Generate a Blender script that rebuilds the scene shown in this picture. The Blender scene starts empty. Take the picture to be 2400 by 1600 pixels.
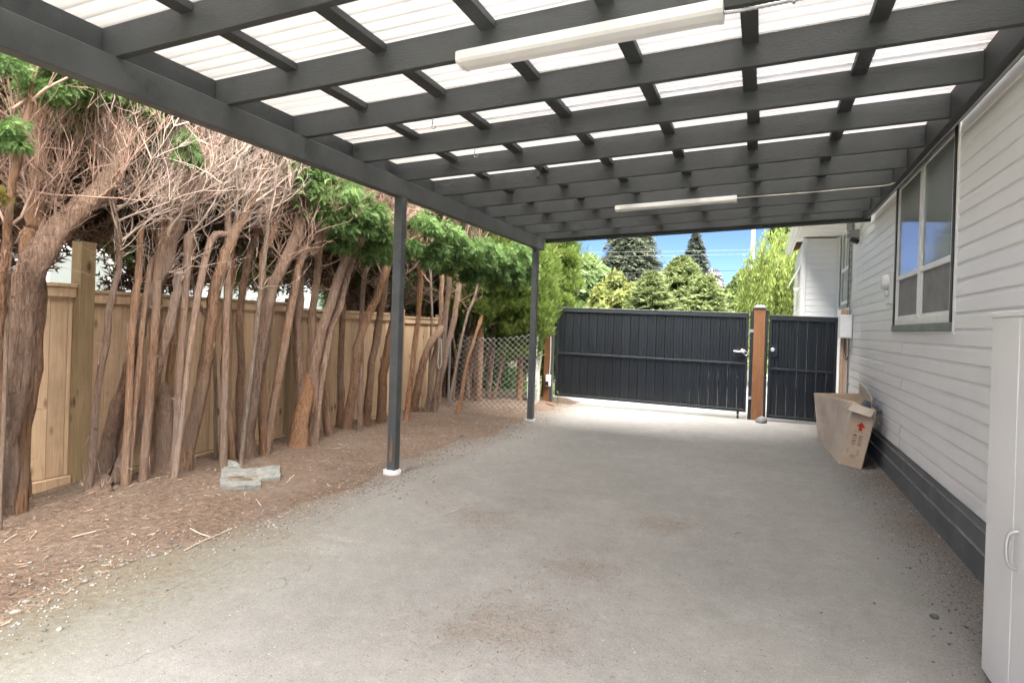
import bpy, bmesh, math, random
import numpy as np
from mathutils import Vector, Matrix, Quaternion

random.seed(7); RNG = np.random.default_rng(7)
SC = bpy.context.scene
COL = SC.collection

# ------------------------------------------------------------------ camera, sky, sun, exposure
F, PX, PY, TH, HC = 1450.0, 1200.0, 760.0, 0.033, 1.5      # focal length in photo pixels, principal point, roll, eye height
PSI = math.atan(587.3 / F)
cam = bpy.data.cameras.new('camera'); camo = bpy.data.objects.new('camera', cam); COL.objects.link(camo)
cam.sensor_fit = 'HORIZONTAL'; cam.sensor_width = 36.0; cam.lens = F / 2400 * 36
cam.shift_y = -40 / 2400; cam.clip_start = 0.05; cam.clip_end = 3000
camo.matrix_world = Matrix.Translation((0, 0, HC)) @ Matrix.Rotation(PSI, 4, 'Z') @ Matrix.Rotation(math.pi/2, 4, 'X') @ Matrix.Rotation(TH, 4, 'Z')
SC.camera = camo

SUN_EL, SUN_AZ = math.radians(62), math.radians(150)        # veiled sun, high, from behind the camera and over the house
sund = Vector((math.sin(SUN_AZ)*math.cos(SUN_EL), math.cos(SUN_AZ)*math.cos(SUN_EL), math.sin(SUN_EL)))
world = bpy.data.worlds.new('World'); SC.world = world; world.use_nodes = True
wn = world.node_tree.nodes; wl = world.node_tree.links
bg = wn['Background']; sky = wn.new('ShaderNodeTexSky'); sky.sky_type = 'NISHITA'; sky.sun_disc = False
sky.sun_elevation = SUN_EL; sky.sun_rotation = SUN_AZ
sky.air_density = 0.075; sky.dust_density = 0.0; sky.ozone_density = 3.0; sky.altitude = 0
wl.new(sky.outputs[0], bg.inputs[0]); bg.inputs[1].default_value = 0.05
sun = bpy.data.lights.new('sun', 'SUN'); suno = bpy.data.objects.new('sun', sun); COL.objects.link(suno)
sun.energy = 1.5; sun.angle = math.radians(80); sun.color = (1.0, 0.955, 0.89)
suno.rotation_euler = sund.to_track_quat('Z', 'Y').to_euler()
vs = SC.view_settings; vs.view_transform = 'Standard'; vs.look = 'None'; vs.gamma = 1.0; vs.use_curve_mapping = False
vs.exposure = 4.7

# ------------------------------------------------------------------ helpers
def ray(x, y):
    u, v = x-PX, y-PY; c, s = math.cos(TH), math.sin(TH)
    u, v = u*c+v*s, -u*s+v*c
    r, d = u/F, -v/F
    return Vector((r*math.cos(PSI)-math.sin(PSI), r*math.sin(PSI)+math.cos(PSI), d))
def atX(x, y, X): r = ray(x, y); return Vector((0, 0, HC)) + r*(X/r.x)
def atY(x, y, Y): r = ray(x, y); return Vector((0, 0, HC)) + r*(Y/r.y)
def atZ(x, y, Z=0): r = ray(x, y); return Vector((0, 0, HC)) + r*((Z-HC)/r.z)

WORG = {}
def tag(o, label=None, cat=None, group=None, kind=None):
    if label: o['label'] = label
    if cat: o['category'] = cat
    if group: o['group'] = group
    if kind: o['kind'] = kind
    return o
def thing(name, label, cat, loc=(0, 0, 0), group=None):
    o = bpy.data.objects.new(name, None); COL.objects.link(o)
    o.empty_display_size = 0.1; o.location = loc; WORG[o.name] = Vector(loc)
    return tag(o, label, cat, group)
def place(name, me, parent=None, loc=None, rot=None, scale=None):
    """link a mesh as an object at a world location"""
    o = bpy.data.objects.new(name, me); COL.objects.link(o)
    base = WORG[parent.name] if parent else Vector((0, 0, 0))
    l = Vector(loc) if loc is not None else base.copy()
    if parent: o.parent = parent
    o.location = l - base
    if rot is not None:
        if isinstance(rot, (Quaternion, Matrix)):
            q = rot if isinstance(rot, Quaternion) else rot.to_quaternion()
            o.rotation_euler = q.to_euler()
        else: o.rotation_euler = rot
    if scale is not None: o.scale = scale if hasattr(scale, '__len__') else (scale,)*3
    WORG[o.name] = l
    return o
class MB:
    def __init__(s): s.v = []; s.f = []; s.sm = []
    def add(s, vs_, fs, smooth=False):
        n = len(s.v); s.v += [tuple(p) for p in vs_]; s.f += [tuple(i+n for i in f) for f in fs]; s.sm += [smooth]*len(fs); return s
    def box(s, a, b, rot=None, piv=None):
        (x0, y0, z0), (x1, y1, z1) = a, b
        p = [Vector(q) for q in ((x0,y0,z0),(x1,y0,z0),(x1,y1,z0),(x0,y1,z0),(x0,y0,z1),(x1,y0,z1),(x1,y1,z1),(x0,y1,z1))]
        if rot is not None:
            piv = Vector(piv) if piv is not None else Vector(((x0+x1)/2, (y0+y1)/2, (z0+z1)/2))
            p = [piv + rot @ (q-piv) for q in p]
        return s.add(p, [(0,3,2,1),(4,5,6,7),(0,1,5,4),(1,2,6,5),(2,3,7,6),(3,0,4,7)])
    def hexa(s, p): return s.add(p, [(0,3,2,1),(4,5,6,7),(0,1,5,4),(1,2,6,5),(2,3,7,6),(3,0,4,7)])
    def tube(s, pts, rad, n=8, cap=True, smooth=True, jit=0.0, rng=random, ridge=0.0):
        pts = [Vector(p) for p in pts]; m = len(pts)
        if not hasattr(rad, '__len__'): rad = [rad]*m
        t0 = (pts[1]-pts[0]).normalized(); ref = Vector((0,0,1)) if abs(t0.z) < .9 else Vector((1,0,0))
        nrm = t0.cross(ref).normalized(); V = []; rg = [1+rng.uniform(-ridge, ridge) for _ in range(n)] if ridge else [1]*n
        for i in range(m):
            t = (pts[min(i+1, m-1)]-pts[max(i-1, 0)]).normalized()
            nrm = (nrm - t*nrm.dot(t)).normalized(); b = t.cross(nrm)
            if ridge: rg = [q+rng.uniform(-ridge, ridge)*.25+(1-q)*.12 for q in rg]
            for k in range(n):
                a = 2*math.pi*k/n; r = rad[i]*rg[k]*(1+(rng.uniform(-jit, jit) if jit else 0))
                V.append(pts[i] + (nrm*math.cos(a)+b*math.sin(a))*r)
        Fs = [(i*n+k, i*n+(k+1)%n, (i+1)*n+(k+1)%n, (i+1)*n+k) for i in range(m-1) for k in range(n)]
        s.add(V, Fs, smooth)
        if cap:
            s.add(V[:n], [tuple(range(n-1, -1, -1))]); s.add(V[-n:], [tuple(range(n))])
        return s
    def prism(s, prof, axis_pts, smooth=False):
        """profile polygon list of (u,v) swept: axis_pts = list of functions giving 3d"""
        n = len(prof); V = [fn(u, v) for fn in axis_pts for (u, v) in prof]
        m = len(axis_pts)
        Fs = [(i*n+k, i*n+(k+1)%n, (i+1)*n+(k+1)%n, (i+1)*n+k) for i in range(m-1) for k in range(n)]
        Fs += [tuple(range(n-1, -1, -1)), tuple((m-1)*n+k for k in range(n))]
        return s.add(V, Fs, smooth)
    def mesh(s, name, m, org=(0,0,0), bevel=0, fixn=True):
        o = Vector(org); me = bpy.data.meshes.new(name)
        me.from_pydata([tuple(Vector(p)-o) for p in s.v], [], s.f)
        if any(s.sm): me.polygons.foreach_set('use_smooth', s.sm)
        if fixn or bevel:
            bm = bmesh.new(); bm.from_mesh(me)
            if bevel:
                bmesh.ops.remove_doubles(bm, verts=bm.verts, dist=1e-5)
                bmesh.ops.bevel(bm, geom=list(bm.edges), offset=bevel, segments=1, affect='EDGES', clamp_overlap=True)
            bmesh.ops.recalc_face_normals(bm, faces=bm.faces); bm.to_mesh(me); bm.free()
        me.materials.append(M[m] if isinstance(m, str) else m)
        return me
    def build(s, name, m, parent=None, bevel=0, loc=None, fixn=True):
        l = Vector(loc) if loc is not None else (WORG[parent.name] if parent else Vector((0,0,0)))
        return place(name, s.mesh(name, m, l, bevel, fixn), parent, l)
def boxmesh(name, size, m, bevel=0.003):
    x, y, z = size; return MB().box((-x/2,-y/2,-z/2), (x/2,y/2,z/2)).mesh(name, m, bevel=bevel)
def npmesh(name, V, Fc, m, attr=None, smooth=False):
    """V (n,3), Fc (k,3 or 4) numpy"""
    me = bpy.data.meshes.new(name); V = np.asarray(V, np.float32); Fc = np.asarray(Fc, np.int32); k, w = Fc.shape
    me.vertices.add(len(V)); me.vertices.foreach_set('co', V.ravel())
    me.loops.add(k*w); me.loops.foreach_set('vertex_index', Fc.ravel())
    me.polygons.add(k); me.polygons.foreach_set('loop_start', np.arange(0, k*w, w, dtype=np.int32))
    try: me.polygons.foreach_set('loop_total', np.full(k, w, np.int32))
    except Exception: pass
    if smooth: me.polygons.foreach_set('use_smooth', np.ones(k, bool))
    me.update(calc_edges=True)
    if attr is not None:
        a = me.attributes.new('v', 'FLOAT', 'FACE'); a.data.foreach_set('value', np.asarray(attr, np.float32))
    me.materials.append(M[m]); return me
def spline(pts, n):
    """catmull-rom resample of a polyline with n points per span"""
    P = [Vector(p) for p in pts]; out = []
    for i in range(len(P)-1):
        p0, p1, p2, p3 = P[max(i-1,0)], P[i], P[i+1], P[min(i+2, len(P)-1)]
        for k in range(n):
            t = k/n
            out.append(.5*((2*p1)+(-p0+p2)*t+(2*p0-5*p1+4*p2-p3)*t*t+(-p0+3*p1-3*p2+p3)*t**3))
    out.append(P[-1]); return out

# ------------------------------------------------------------------ materials
M = {}
class NT:
    def __init__(s, name):
        s.m = bpy.data.materials.new(name); s.m.use_nodes = True; s.t = s.m.node_tree; s.n = s.t.nodes; s.l = s.t.links
        s.b = s.n['Principled BSDF']; s.out = s.n['Material Output']; M[name] = s.m
        s._co = None
    def N(s, typ, **kw):
        nd = s.n.new(typ)
        for k, v in kw.items():
            if k.startswith('i_'):
                key = k[2:]; key = int(key) if key.isdigit() else key.replace('_', ' ')
                s.set(nd.inputs[key], v)
            else: setattr(nd, k, v)
        return nd
    def set(s, inp, v):
        if isinstance(v, bpy.types.NodeSocket): s.l.new(v, inp)
        else:
            if hasattr(inp.default_value, '__len__') and not hasattr(v, '__len__'): v = (v,)*len(inp.default_value)
            if hasattr(v, '__len__') and len(v) == 3 and len(inp.default_value) == 4: v = (*v, 1)
            inp.default_value = v
    def co(s, scale=(1,1,1), kind='Object'):
        if s._co is None: s._co = s.n.new('ShaderNodeTexCoord')
        mp = s.n.new('ShaderNodeMapping'); mp.inputs['Scale'].default_value = scale
        s.l.new(s._co.outputs[kind], mp.inputs['Vector']); return mp.outputs[0]
    def world(s):
        g = s.n.new('ShaderNodeNewGeometry'); return g.outputs['Position']
    def noise(s, scale, detail=4, rough=.6, vec=None, dist=0, out='Fac'):
        nd = s.N('ShaderNodeTexNoise'); nd.inputs['Scale'].default_value = scale; nd.inputs['Detail'].default_value = detail
        nd.inputs['Roughness'].default_value = rough; nd.inputs['Distortion'].default_value = dist
        if vec is not None: s.l.new(vec, nd.inputs['Vector'])
        return nd.outputs[out]
    def ramp(s, fac, stops, interp='LINEAR'):
        r = s.n.new('ShaderNodeValToRGB'); r.color_ramp.interpolation = interp; e = r.color_ramp.elements
        while len(e) < len(stops): e.new(.5)
        for q, (p, c) in zip(e, stops):
            q.position = p; q.color = (c, c, c, 1) if not hasattr(c, '__len__') else (*c, 1)
        s.l.new(fac, r.inputs[0]); return r.outputs[0]
    def mix(s, fac, a, b, typ='MIX'):
        nd = s.n.new('ShaderNodeMix'); nd.data_type = 'RGBA'; nd.blend_type = typ
        s.set(nd.inputs[0], fac); s.set(nd.inputs[6], a); s.set(nd.inputs[7], b); return nd.outputs[2]
    def math(s, op, a, b=0.0, c=None):
        nd = s.n.new('ShaderNodeMath'); nd.operation = op; s.set(nd.inputs[0], a); s.set(nd.inputs[1], b)
        if c is not None: s.set(nd.inputs[2], c)
        return nd.outputs[0]
    def rnd(s): return s.N('ShaderNodeObjectInfo').outputs['Random']
    def hsv(s, col, v=1.0, h=.5, sat=1.0):
        nd = s.N('ShaderNodeHueSaturation'); s.set(nd.inputs['Color'], col); s.set(nd.inputs['Value'], v); s.set(nd.inputs['Hue'], h); s.set(nd.inputs['Saturation'], sat); return nd.outputs[0]
    def bump(s, h, strength=.3, dist=.01):
        nd = s.N('ShaderNodeBump'); nd.inputs['Strength'].default_value = strength; nd.inputs['Distance'].default_value = dist
        s.l.new(h, nd.inputs['Height']); s.l.new(nd.outputs[0], s.b.inputs['Normal'])
    def fin(s, col=None, rough=.7, spec=.3, metal=0):
        if col is not None: s.set(s.b.inputs['Base Color'], col)
        s.set(s.b.inputs['Roughness'], rough); s.b.inputs['Specular IOR Level'].default_value = spec; s.b.inputs['Metallic'].default_value = metal
        return s.m

def simple(name, col, rough=.6, spec=.3, var=.12, scale=6, stretch=(1,1,1), bump=.1, bscale=60, rnd=0.0, metal=0, bd=.004):
    t = NT(name); c = t.co(stretch)
    k = t.ramp(t.noise(scale, 5, .6, c), [(.3, 1-var), (.7, 1+var)])
    colr = t.mix(1.0, col, k, 'MULTIPLY')
    if rnd: colr = t.hsv(colr, t.math('MULTIPLY_ADD', t.rnd(), 2*rnd, 1-rnd))
    if bump: t.bump(t.noise(bscale, 4, .6, c), bump, bd)
    return t.fin(colr, rough, spec, metal)

# painted dark timber of the carport
t = NT('dark_paint'); c = t.co((1,1,1)); w = t.world()
g = t.noise(30, 5, .65, t.co((1, 9, 9)))
base = t.mix(t.ramp(t.noise(3, 5, .6, w), [(.35, 0), (.7, 1)]), (.036, .040, .041), (.051, .056, .057))
base = t.hsv(base, t.math('MULTIPLY_ADD', t.rnd(), .24, .88))
scuff = t.ramp(t.noise(14, 6, .75, w), [(.70, 0), (.76, .5)])
base = t.mix(scuff, base, (.10, .10, .096))
base = t.mix(t.ramp(g, [(.35, .0), (.7, .5)]), base, (.075, .08, .08))
t.bump(g, .6, .006); t.fin(base, .55, .35)
t = NT('dark_paint_worn'); w = t.world()
base = t.mix(t.ramp(t.noise(3, 5, .6, w), [(.35, 0), (.7, 1)]), (.068, .073, .073), (.098, .103, .102))
base = t.mix(t.ramp(t.noise(9, 6, .7, w), [(.6, 0), (.72, .5)]), base, (.025, .027, .027))
t.bump(t.noise(30, 5, .65, t.co((6, 6, .8))), .3, .004); t.fin(base, .55, .35)
simple('raw_wood_chip', (.23, .14, .085), .8, .1, .3, 20, (1,1,.2))
# translucent corrugated roofing
t = NT('roof_sheet'); w = t.world()
col = t.mix(t.ramp(t.noise(1.6, 4, .6, w), [(.35, 0), (.7, 1)]), (.83, .81, .80), (.90, .885, .875))
col = t.mix(t.ramp(t.noise(9, 5, .7, w), [(.58, 0), (.8, .45)]), col, (.58, .52, .45))
col = t.mix(t.ramp(t.noise(26, 4, .7, w), [(.70, 0), (.75, .6)]), col, (.30, .25, .18))
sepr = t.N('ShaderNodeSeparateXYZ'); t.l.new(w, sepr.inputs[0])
ph = t.math('FRACT', t.math('DIVIDE', sepr.outputs[1], .105))                # valley shading of the corrugation, painted into the sheet colour
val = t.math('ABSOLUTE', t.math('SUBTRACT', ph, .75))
valley_shade = t.math('MULTIPLY', t.ramp(val, [(.0, 1), (.10, .45), (.2, 0)]), t.ramp(t.noise(2.2, 4, .6, w), [(.3, .55), (.7, 1)]))
col = t.mix(t.math('MULTIPLY', valley_shade, .9), col, (.24, .228, .215))
d = t.N('ShaderNodeBsdfDiffuse', i_Color=col); tr = t.N('ShaderNodeBsdfTranslucent', i_Color=col)
rf_ = t.N('ShaderNodeBsdfRefraction', i_Color=col, i_Roughness=.72, i_IOR=1.06)      # most light is scattered forward through the sheet
m1 = t.N('ShaderNodeMixShader'); m1.inputs[0].default_value = .66
t.l.new(tr.outputs[0], m1.inputs[1]); t.l.new(rf_.outputs[0], m1.inputs[2])
mx = t.N('ShaderNodeMixShader'); mx.inputs[0].default_value = .27
t.l.new(d.outputs[0], mx.inputs[1]); t.l.new(m1.outputs[0], mx.inputs[2]); t.l.new(mx.outputs[0], t.out.inputs[0])
# vinyl siding, white parts
t = NT('siding'); w = t.world()
col = t.mix(t.ramp(t.noise(1.2, 4, .6, w), [(.35, 0), (.7, 1)]), (.82, .82, .81), (.87, .87, .87))
col = t.mix(t.ramp(t.noise(5, 6, .7, t.co((1, .3, 2))), [(.6, 0), (.82, .22)]), col, (.52, .49, .44))
t.bump(t.noise(60, 5, .7, t.co((1, .12, 1.2))), .12, .004); t.fin(col, .45, .35)
simple('white_vinyl', (.80, .80, .79), .4, .4, .05, 5, bump=.03)
simple('white_trim', (.80, .79, .76), .5, .3, .06, 5, bump=.05)
simple('soffit', (.76, .75, .72), .55, .3, .05, 4, bump=.0)
simple('white_cabinet', (.84, .84, .82), .38, .4, .03, 3, bump=.03, bscale=20)
simple('grey_trim', (.20, .225, .215), .45, .4, .22, 7, (1,.5,1))
simple('black_trim', (.028, .03, .03), .45, .4, .25, 8)
simple('roof_shingle', (.16, .055, .045), .9, .1, .3, 12)
simple('metal_white', (.78, .78, .77), .35, .4, .05, 6, bump=.02)
simple('diffuser', (.82, .82, .80), .3, .4, .06, 3, bump=.02)
simple('galvanised', (.42, .42, .42), .38, .5, .15, 20, metal=.8, bump=.05)
simple('chain_wire', (.70, .69, .67), .5, .4, .2, 12, metal=.3, bump=.0)
simple('steel_handle', (.62, .61, .59), .3, .5, .1, 10, metal=.85, bump=0)
simple('black_iron', (.02, .02, .022), .5, .4, .2, 10)
simple('grey_plastic', (.30, .30, .30), .45, .4, .08, 6, bump=.02)
simple('pvc_white', (.62, .61, .585), .5, .35, .1, 10)
simple('wire_white', (.55, .52, .46), .6, .2, .1, 10, bump=0)
simple('foam_grey', (.17, .18, .2), .9, .1, .2, 30)
# window glass and screens
t = NT('glass'); t.fin((.27, .30, .29), .07, .5); t.b.inputs['IOR'].default_value = 1.22
t.b.inputs['Coat Weight'].default_value = .0; t.b.inputs['Coat Roughness'].default_value = .02
t.bump(t.noise(2.5, 2, .5, t.co()), .02, .02)
t = NT('screen'); w = t.co((1, 1, 1))
col = t.mix(t.ramp(t.noise(5, 5, .7, w), [(.3, 0), (.75, 1)]), (.20, .20, .195), (.30, .295, .285))
t.fin(col, .7, .2)
# concrete foundation
t = NT('foundation'); w = t.co((1, .6, 1))
col = t.mix(t.ramp(t.noise(4, 6, .65, w), [(.3, 0), (.7, 1)]), (.12, .128, .13), (.185, .19, .192))
col = t.mix(t.ramp(t.noise(16, 6, .7, w), [(.66, 0), (.74, .7)]), col, (.30, .29, .28))
t.bump(t.noise(25, 5, .7, w), .3, .01); t.fin(col, .85, .2)
simple('foundation_lip', (.20, .20, .197), .85, .2, .3, 14, (1, .5, 1), bump=.3)
# gate paint
t = NT('gate_paint'); w = t.world(); mp = t.N('ShaderNodeMapping'); mp.inputs['Scale'].default_value = (22, 22, .8); t.l.new(w, mp.inputs[0])
st = t.noise(3, 5, .65, mp.outputs[0])
col = t.mix(t.ramp(st, [(.4, 0), (.75, 1)]), (.0040, .0055, .0068), (.0085, .0115, .0140))
col = t.hsv(col, t.math('MULTIPLY_ADD', t.rnd(), .4, .8))
sep = t.N('ShaderNodeSeparateXYZ'); t.l.new(w, sep.inputs[0])
low = t.ramp(sep.outputs[2], [(.16, 1), (.42, 0)])
dirt = t.math('MULTIPLY', low, t.ramp(t.noise(4, 5, .7, mp.outputs[0]), [(.5, 0), (.7, .8)]))
col = t.mix(dirt, col, (.07, .065, .045))
spots = t.ramp(t.noise(45, 3, .6, w), [(.76, 0), (.80, .5)])
col = t.mix(spots, col, (.12, .12, .11))
t.bump(t.noise(20, 3, .5, mp.outputs[0]), .05, .003); t.fin(col, t.ramp(t.noise(2.2, 4, .6, mp.outputs[0]), [(.3, .32), (.7, .5)]), .45)
simple('gate_rail', (.012, .0145, .0165), .45, .45, .3, 14)
simple('gate_rail_top', (.06, .066, .068), .42, .45, .15, 8)
# timber
def wood(name, ca, cb, knot=True, rnd=.18, axis=2, grey=None):
    t = NT(name); sc = [14, 14, 14]; sc[axis] = .9
    oi = t.N('ShaderNodeObjectInfo')
    g = t.N('ShaderNodeNewGeometry'); ad = t.N('ShaderNodeVectorMath', operation='ADD'); t.l.new(g.outputs['Position'], ad.inputs[0])
    cmb = t.N('ShaderNodeCombineXYZ'); t.l.new(t.math('MULTIPLY', oi.outputs['Random'], 37.0), cmb.inputs[2]); t.l.new(cmb.outputs[0], ad.inputs[1])
    mp = t.N('ShaderNodeMapping'); mp.inputs['Scale'].default_value = sc; t.l.new(ad.outputs[0], mp.inputs[0])
    gr = t.noise(3, 6, .65, mp.outputs[0], .8)
    col = t.mix(t.ramp(gr, [(.3, 0), (.72, 1)]), ca, cb)
    if knot:
        mp2 = t.N('ShaderNodeMapping'); s2 = [7.5, 7.5, 7.5]; s2[axis] = 3.2; mp2.inputs['Scale'].default_value = s2; t.l.new(ad.outputs[0], mp2.inputs[0])
        vo = t.N('ShaderNodeTexVoronoi'); vo.inputs['Scale'].default_value = 1.0; t.l.new(mp2.outputs[0], vo.inputs['Vector'])
        k = t.ramp(vo.outputs['Distance'], [(.07, .95), (.13, .5), (.2, 0)])
        col = t.mix(k, col, (ca[0]*.32, ca[1]*.27, ca[2]*.22))
    st = t.noise(1.6, 5, .65, ad.outputs[0])
    col = t.mix(t.ramp(st, [(.5, 0), (.8, .5)]), col, grey or (ca[0]*.55, ca[1]*.55, ca[2]*.55))
    col = t.hsv(col, t.math('MULTIPLY_ADD', oi.outputs['Random'], 2*rnd, 1-rnd))
    t.bump(gr, .2, .003); t.fin(col, .8, .15)
wood('fence_wood', (.48, .325, .20), (.67, .495, .325))
wood('fence_post_wood', (.27, .19, .105), (.38, .285, .17), rnd=.05)
wood('cedar_post', (.165, .075, .036), (.245, .122, .063), knot=False, rnd=.05)
wood('pale_post', (.42, .29, .20), (.56, .42, .31), knot=False, rnd=.05)
wood('cut_wood', (.55, .38, .2), (.66, .50, .31), knot=False, rnd=.08)
# bark
def bark(name, ca, cb, cc):
    t = NT(name); w = t.world(); mp = t.N('ShaderNodeMapping'); mp.inputs['Scale'].default_value = (46, 46, 4.0); t.l.new(w, mp.inputs[0])
    a = t.noise(1.6, 8, .75, mp.outputs[0], .8); b = t.noise(2.3, 5, .6, w)
    col = t.mix(t.ramp(a, [(.36, 0), (.62, 1)]), (ca[0]*.6, ca[1]*.55, ca[2]*.5), cb)
    col = t.mix(t.ramp(b, [(.42, 0), (.7, .7)]), col, cc)
    col = t.mix(t.ramp(t.noise(.9, 4, .6, w), [(.5, 0), (.75, .5)]), col, (.36, .30, .25))
    col = t.mix(t.ramp(t.noise(18, 4, .6, w), [(.64, 0), (.74, .7)]), col, (ca[0]*.35, ca[1]*.33, ca[2]*.3))
    oi = t.rnd(); col = t.hsv(col, t.math('MULTIPLY_ADD', oi, .55, .85), .5, t.math('MULTIPLY_ADD', t.math('FRACT', t.math('MULTIPLY', oi, 7.3)), .35, .82))
    t.bump(a, 1.0, .05); t.fin(col, .95, .05)
bark('bark', (.22, .115, .070), (.50, .31, .20), (.40, .275, .20))
bark('bark_pale', (.27, .19, .14), (.52, .40, .31), (.36, .27, .21))
bark('bark_far', (.05, .035, .025), (.10, .075, .055), (.07, .05, .04))
simple('twig', (.35, .235, .18), .9, .1, .4, 4, bump=0)
simple('twig_pale', (.50, .40, .335), .9, .1, .35, 4, bump=0)
# foliage
def leaf(name, ca, cb, trans=.35, tip=None, rough=.6):
    t = NT(name); at = t.N('ShaderNodeAttribute'); at.attribute_name = 'v'; w = t.world()
    f = t.math('ADD', t.math('MULTIPLY', at.outputs['Fac'], .7), t.math('MULTIPLY', t.noise(2.6, 3, .6, w), .45))
    col = t.ramp(f, [(.15, ca), (.62, cb), (1.0, tip or cb)])
    col = t.hsv(col, t.math('MULTIPLY_ADD', t.rnd(), .3, .85))
    t.fin(col, rough, .25)
    tr = t.N('ShaderNodeBsdfTranslucent', i_Color=t.hsv(col, 1.15, .49, 1.05))
    mx = t.N('ShaderNodeMixShader'); mx.inputs[0].default_value = trans
    t.l.new(t.b.outputs[0], mx.inputs[1]); t.l.new(tr.outputs[0], mx.inputs[2]); t.l.new(mx.outputs[0], t.out.inputs[0])
leaf('cedar_leaf', (.055, .11, .032), (.135, .235, .075), .36, (.24, .34, .13))
leaf('cedar_dead', (.06, .038, .026), (.15, .10, .072), .2, (.25, .18, .135), .9)
leaf('cedar_leaf_yellow', (.10, .10, .02), (.19, .16, .035), .3)
leaf('arbor_leaf', (.07, .12, .022), (.15, .22, .045), .38, (.25, .31, .09))
leaf('willow_leaf', (.09, .135, .032), (.18, .235, .06), .4, (.28, .33, .11), .8)
leaf('spruce_leaf', (.09, .13, .06), (.17, .22, .095), .3, (.31, .345, .15), .9)
leaf('fir_leaf', (.075, .095, .06), (.115, .135, .09), .3, (.15, .17, .12), .9)
leaf('fir_leaf_blue', (.08, .105, .085), (.12, .145, .115), .3, (.155, .175, .14), .9)
leaf('decid_leaf', (.055, .095, .028), (.12, .17, .05), .35, (.20, .25, .09))
leaf('decid_leaf_pale', (.075, .13, .05), (.16, .23, .09), .4, (.24, .30, .14))
leaf('decid_leaf_yellow', (.11, .15, .04), (.20, .24, .07), .35, (.30, .31, .11))
leaf('plum_leaf', (.085, .085, .085), (.16, .155, .15), .25, (.23, .22, .21))
leaf('needle_litter', (.14, .084, .058), (.29, .20, .145), .1, (.48, .38, .285), .9)
leaf('flake_litter', (.16, .10, .07), (.34, .25, .18), .05, (.55, .45, .34), .9)
leaf('grit_stone', (.08, .075, .07), (.26, .25, .235), .0, (.52, .50, .47), .9)
leaf('weed_leaf', (.10, .16, .05), (.22, .30, .12), .4)
# asphalt drive
t = NT('asphalt'); w = t.world(); sep = t.N('ShaderNodeSeparateXYZ'); t.l.new(w, sep.inputs[0]); X, Y = sep.outputs[0], sep.outputs[1]
big = t.noise(.55, 5, .6, w); mid = t.noise(3.2, 6, .65, w)
col = t.mix(t.ramp(big, [(.35, 0), (.65, 1)]), (.262, .254, .242), (.335, .325, .31))
col = t.mix(t.ramp(mid, [(.35, 0), (.75, .6)]), col, (.215, .209, .20))
mot = t.noise(9, 8, .8, w, .4)
col = t.mix(t.ramp(mot, [(.38, .32), (.5, 0)]), col, (.215, .206, .194)); col = t.mix(t.ramp(mot, [(.52, 0), (.66, .3)]), col, (.42, .408, .39))
agg = t.noise(210, 3, .8, w); agg2 = t.noise(90, 4, .8, w)
col = t.mix(t.ramp(agg, [(.34, .85), (.46, 0)]), col, (.11, .106, .10))
col = t.mix(t.ramp(t.noise(55, 5, .85, w), [(.38, .5), (.48, 0)]), col, (.15, .145, .137))
col = t.mix(t.ramp(t.noise(70, 5, .85, w), [(.56, 0), (.7, .45)]), col, (.42, .41, .395))
col = t.mix(t.ramp(agg2, [(.33, .4), (.42, 0)]), col, (.15, .146, .14))
col = t.mix(t.ramp(t.noise(150, 2, .6, w), [(.64, 0), (.69, .9)]), col, (.55, .54, .52))
def blob(px, py, rx, ry, r0=.45):
    p = atZ(px, py); dx = t.math('DIVIDE', t.math('SUBTRACT', X, p.x), rx); dy = t.math('DIVIDE', t.math('SUBTRACT', Y, p.y), ry)
    d = t.math('SQRT', t.math('ADD', t.math('MULTIPLY', dx, dx), t.math('MULTIPLY', dy, dy)))
    d = t.math('ADD', d, t.math('MULTIPLY', t.math('SUBTRACT', t.noise(6, 5, .7, w), .5), 1.3))
    return t.ramp(d, [(r0, 1), (1.0, 0)])
brown = t.ramp(t.noise(38, 5, .8, w), [(.38, .38), (.60, .03)])
for b in ((1130, 1215, .34, .30), (1225, 1465, .42, .25), (1080, 1480, .2, .12), (1560, 1230, .25, .3), (1960, 1010, .45, .6), (1360, 1330, .28, .2), (2140, 1240, .2, .4), (2060, 1130, .25, .4)):
    col = t.mix(t.math('MULTIPLY', blob(*b), brown), col, (.155, .10, .068))
for b in ((760, 1285, .22, .13), (800, 1262, .25, .05), (1425, 1175, .12, .05)):
    col = t.mix(t.math('MULTIPLY', blob(*b), t.ramp(t.noise(30, 5, .75, w), [(.4, 0), (.6, .5)])), col, (.42, .41, .39))
for b in ((1700, 1320, .5, .7), (1010, 1130, .35, .5), (1250, 1170, .4, .5), (1650, 1430, .3, .35)):
    col = t.mix(t.math('MULTIPLY', blob(*b, .1), .18), col, (.135, .131, .126))
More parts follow.
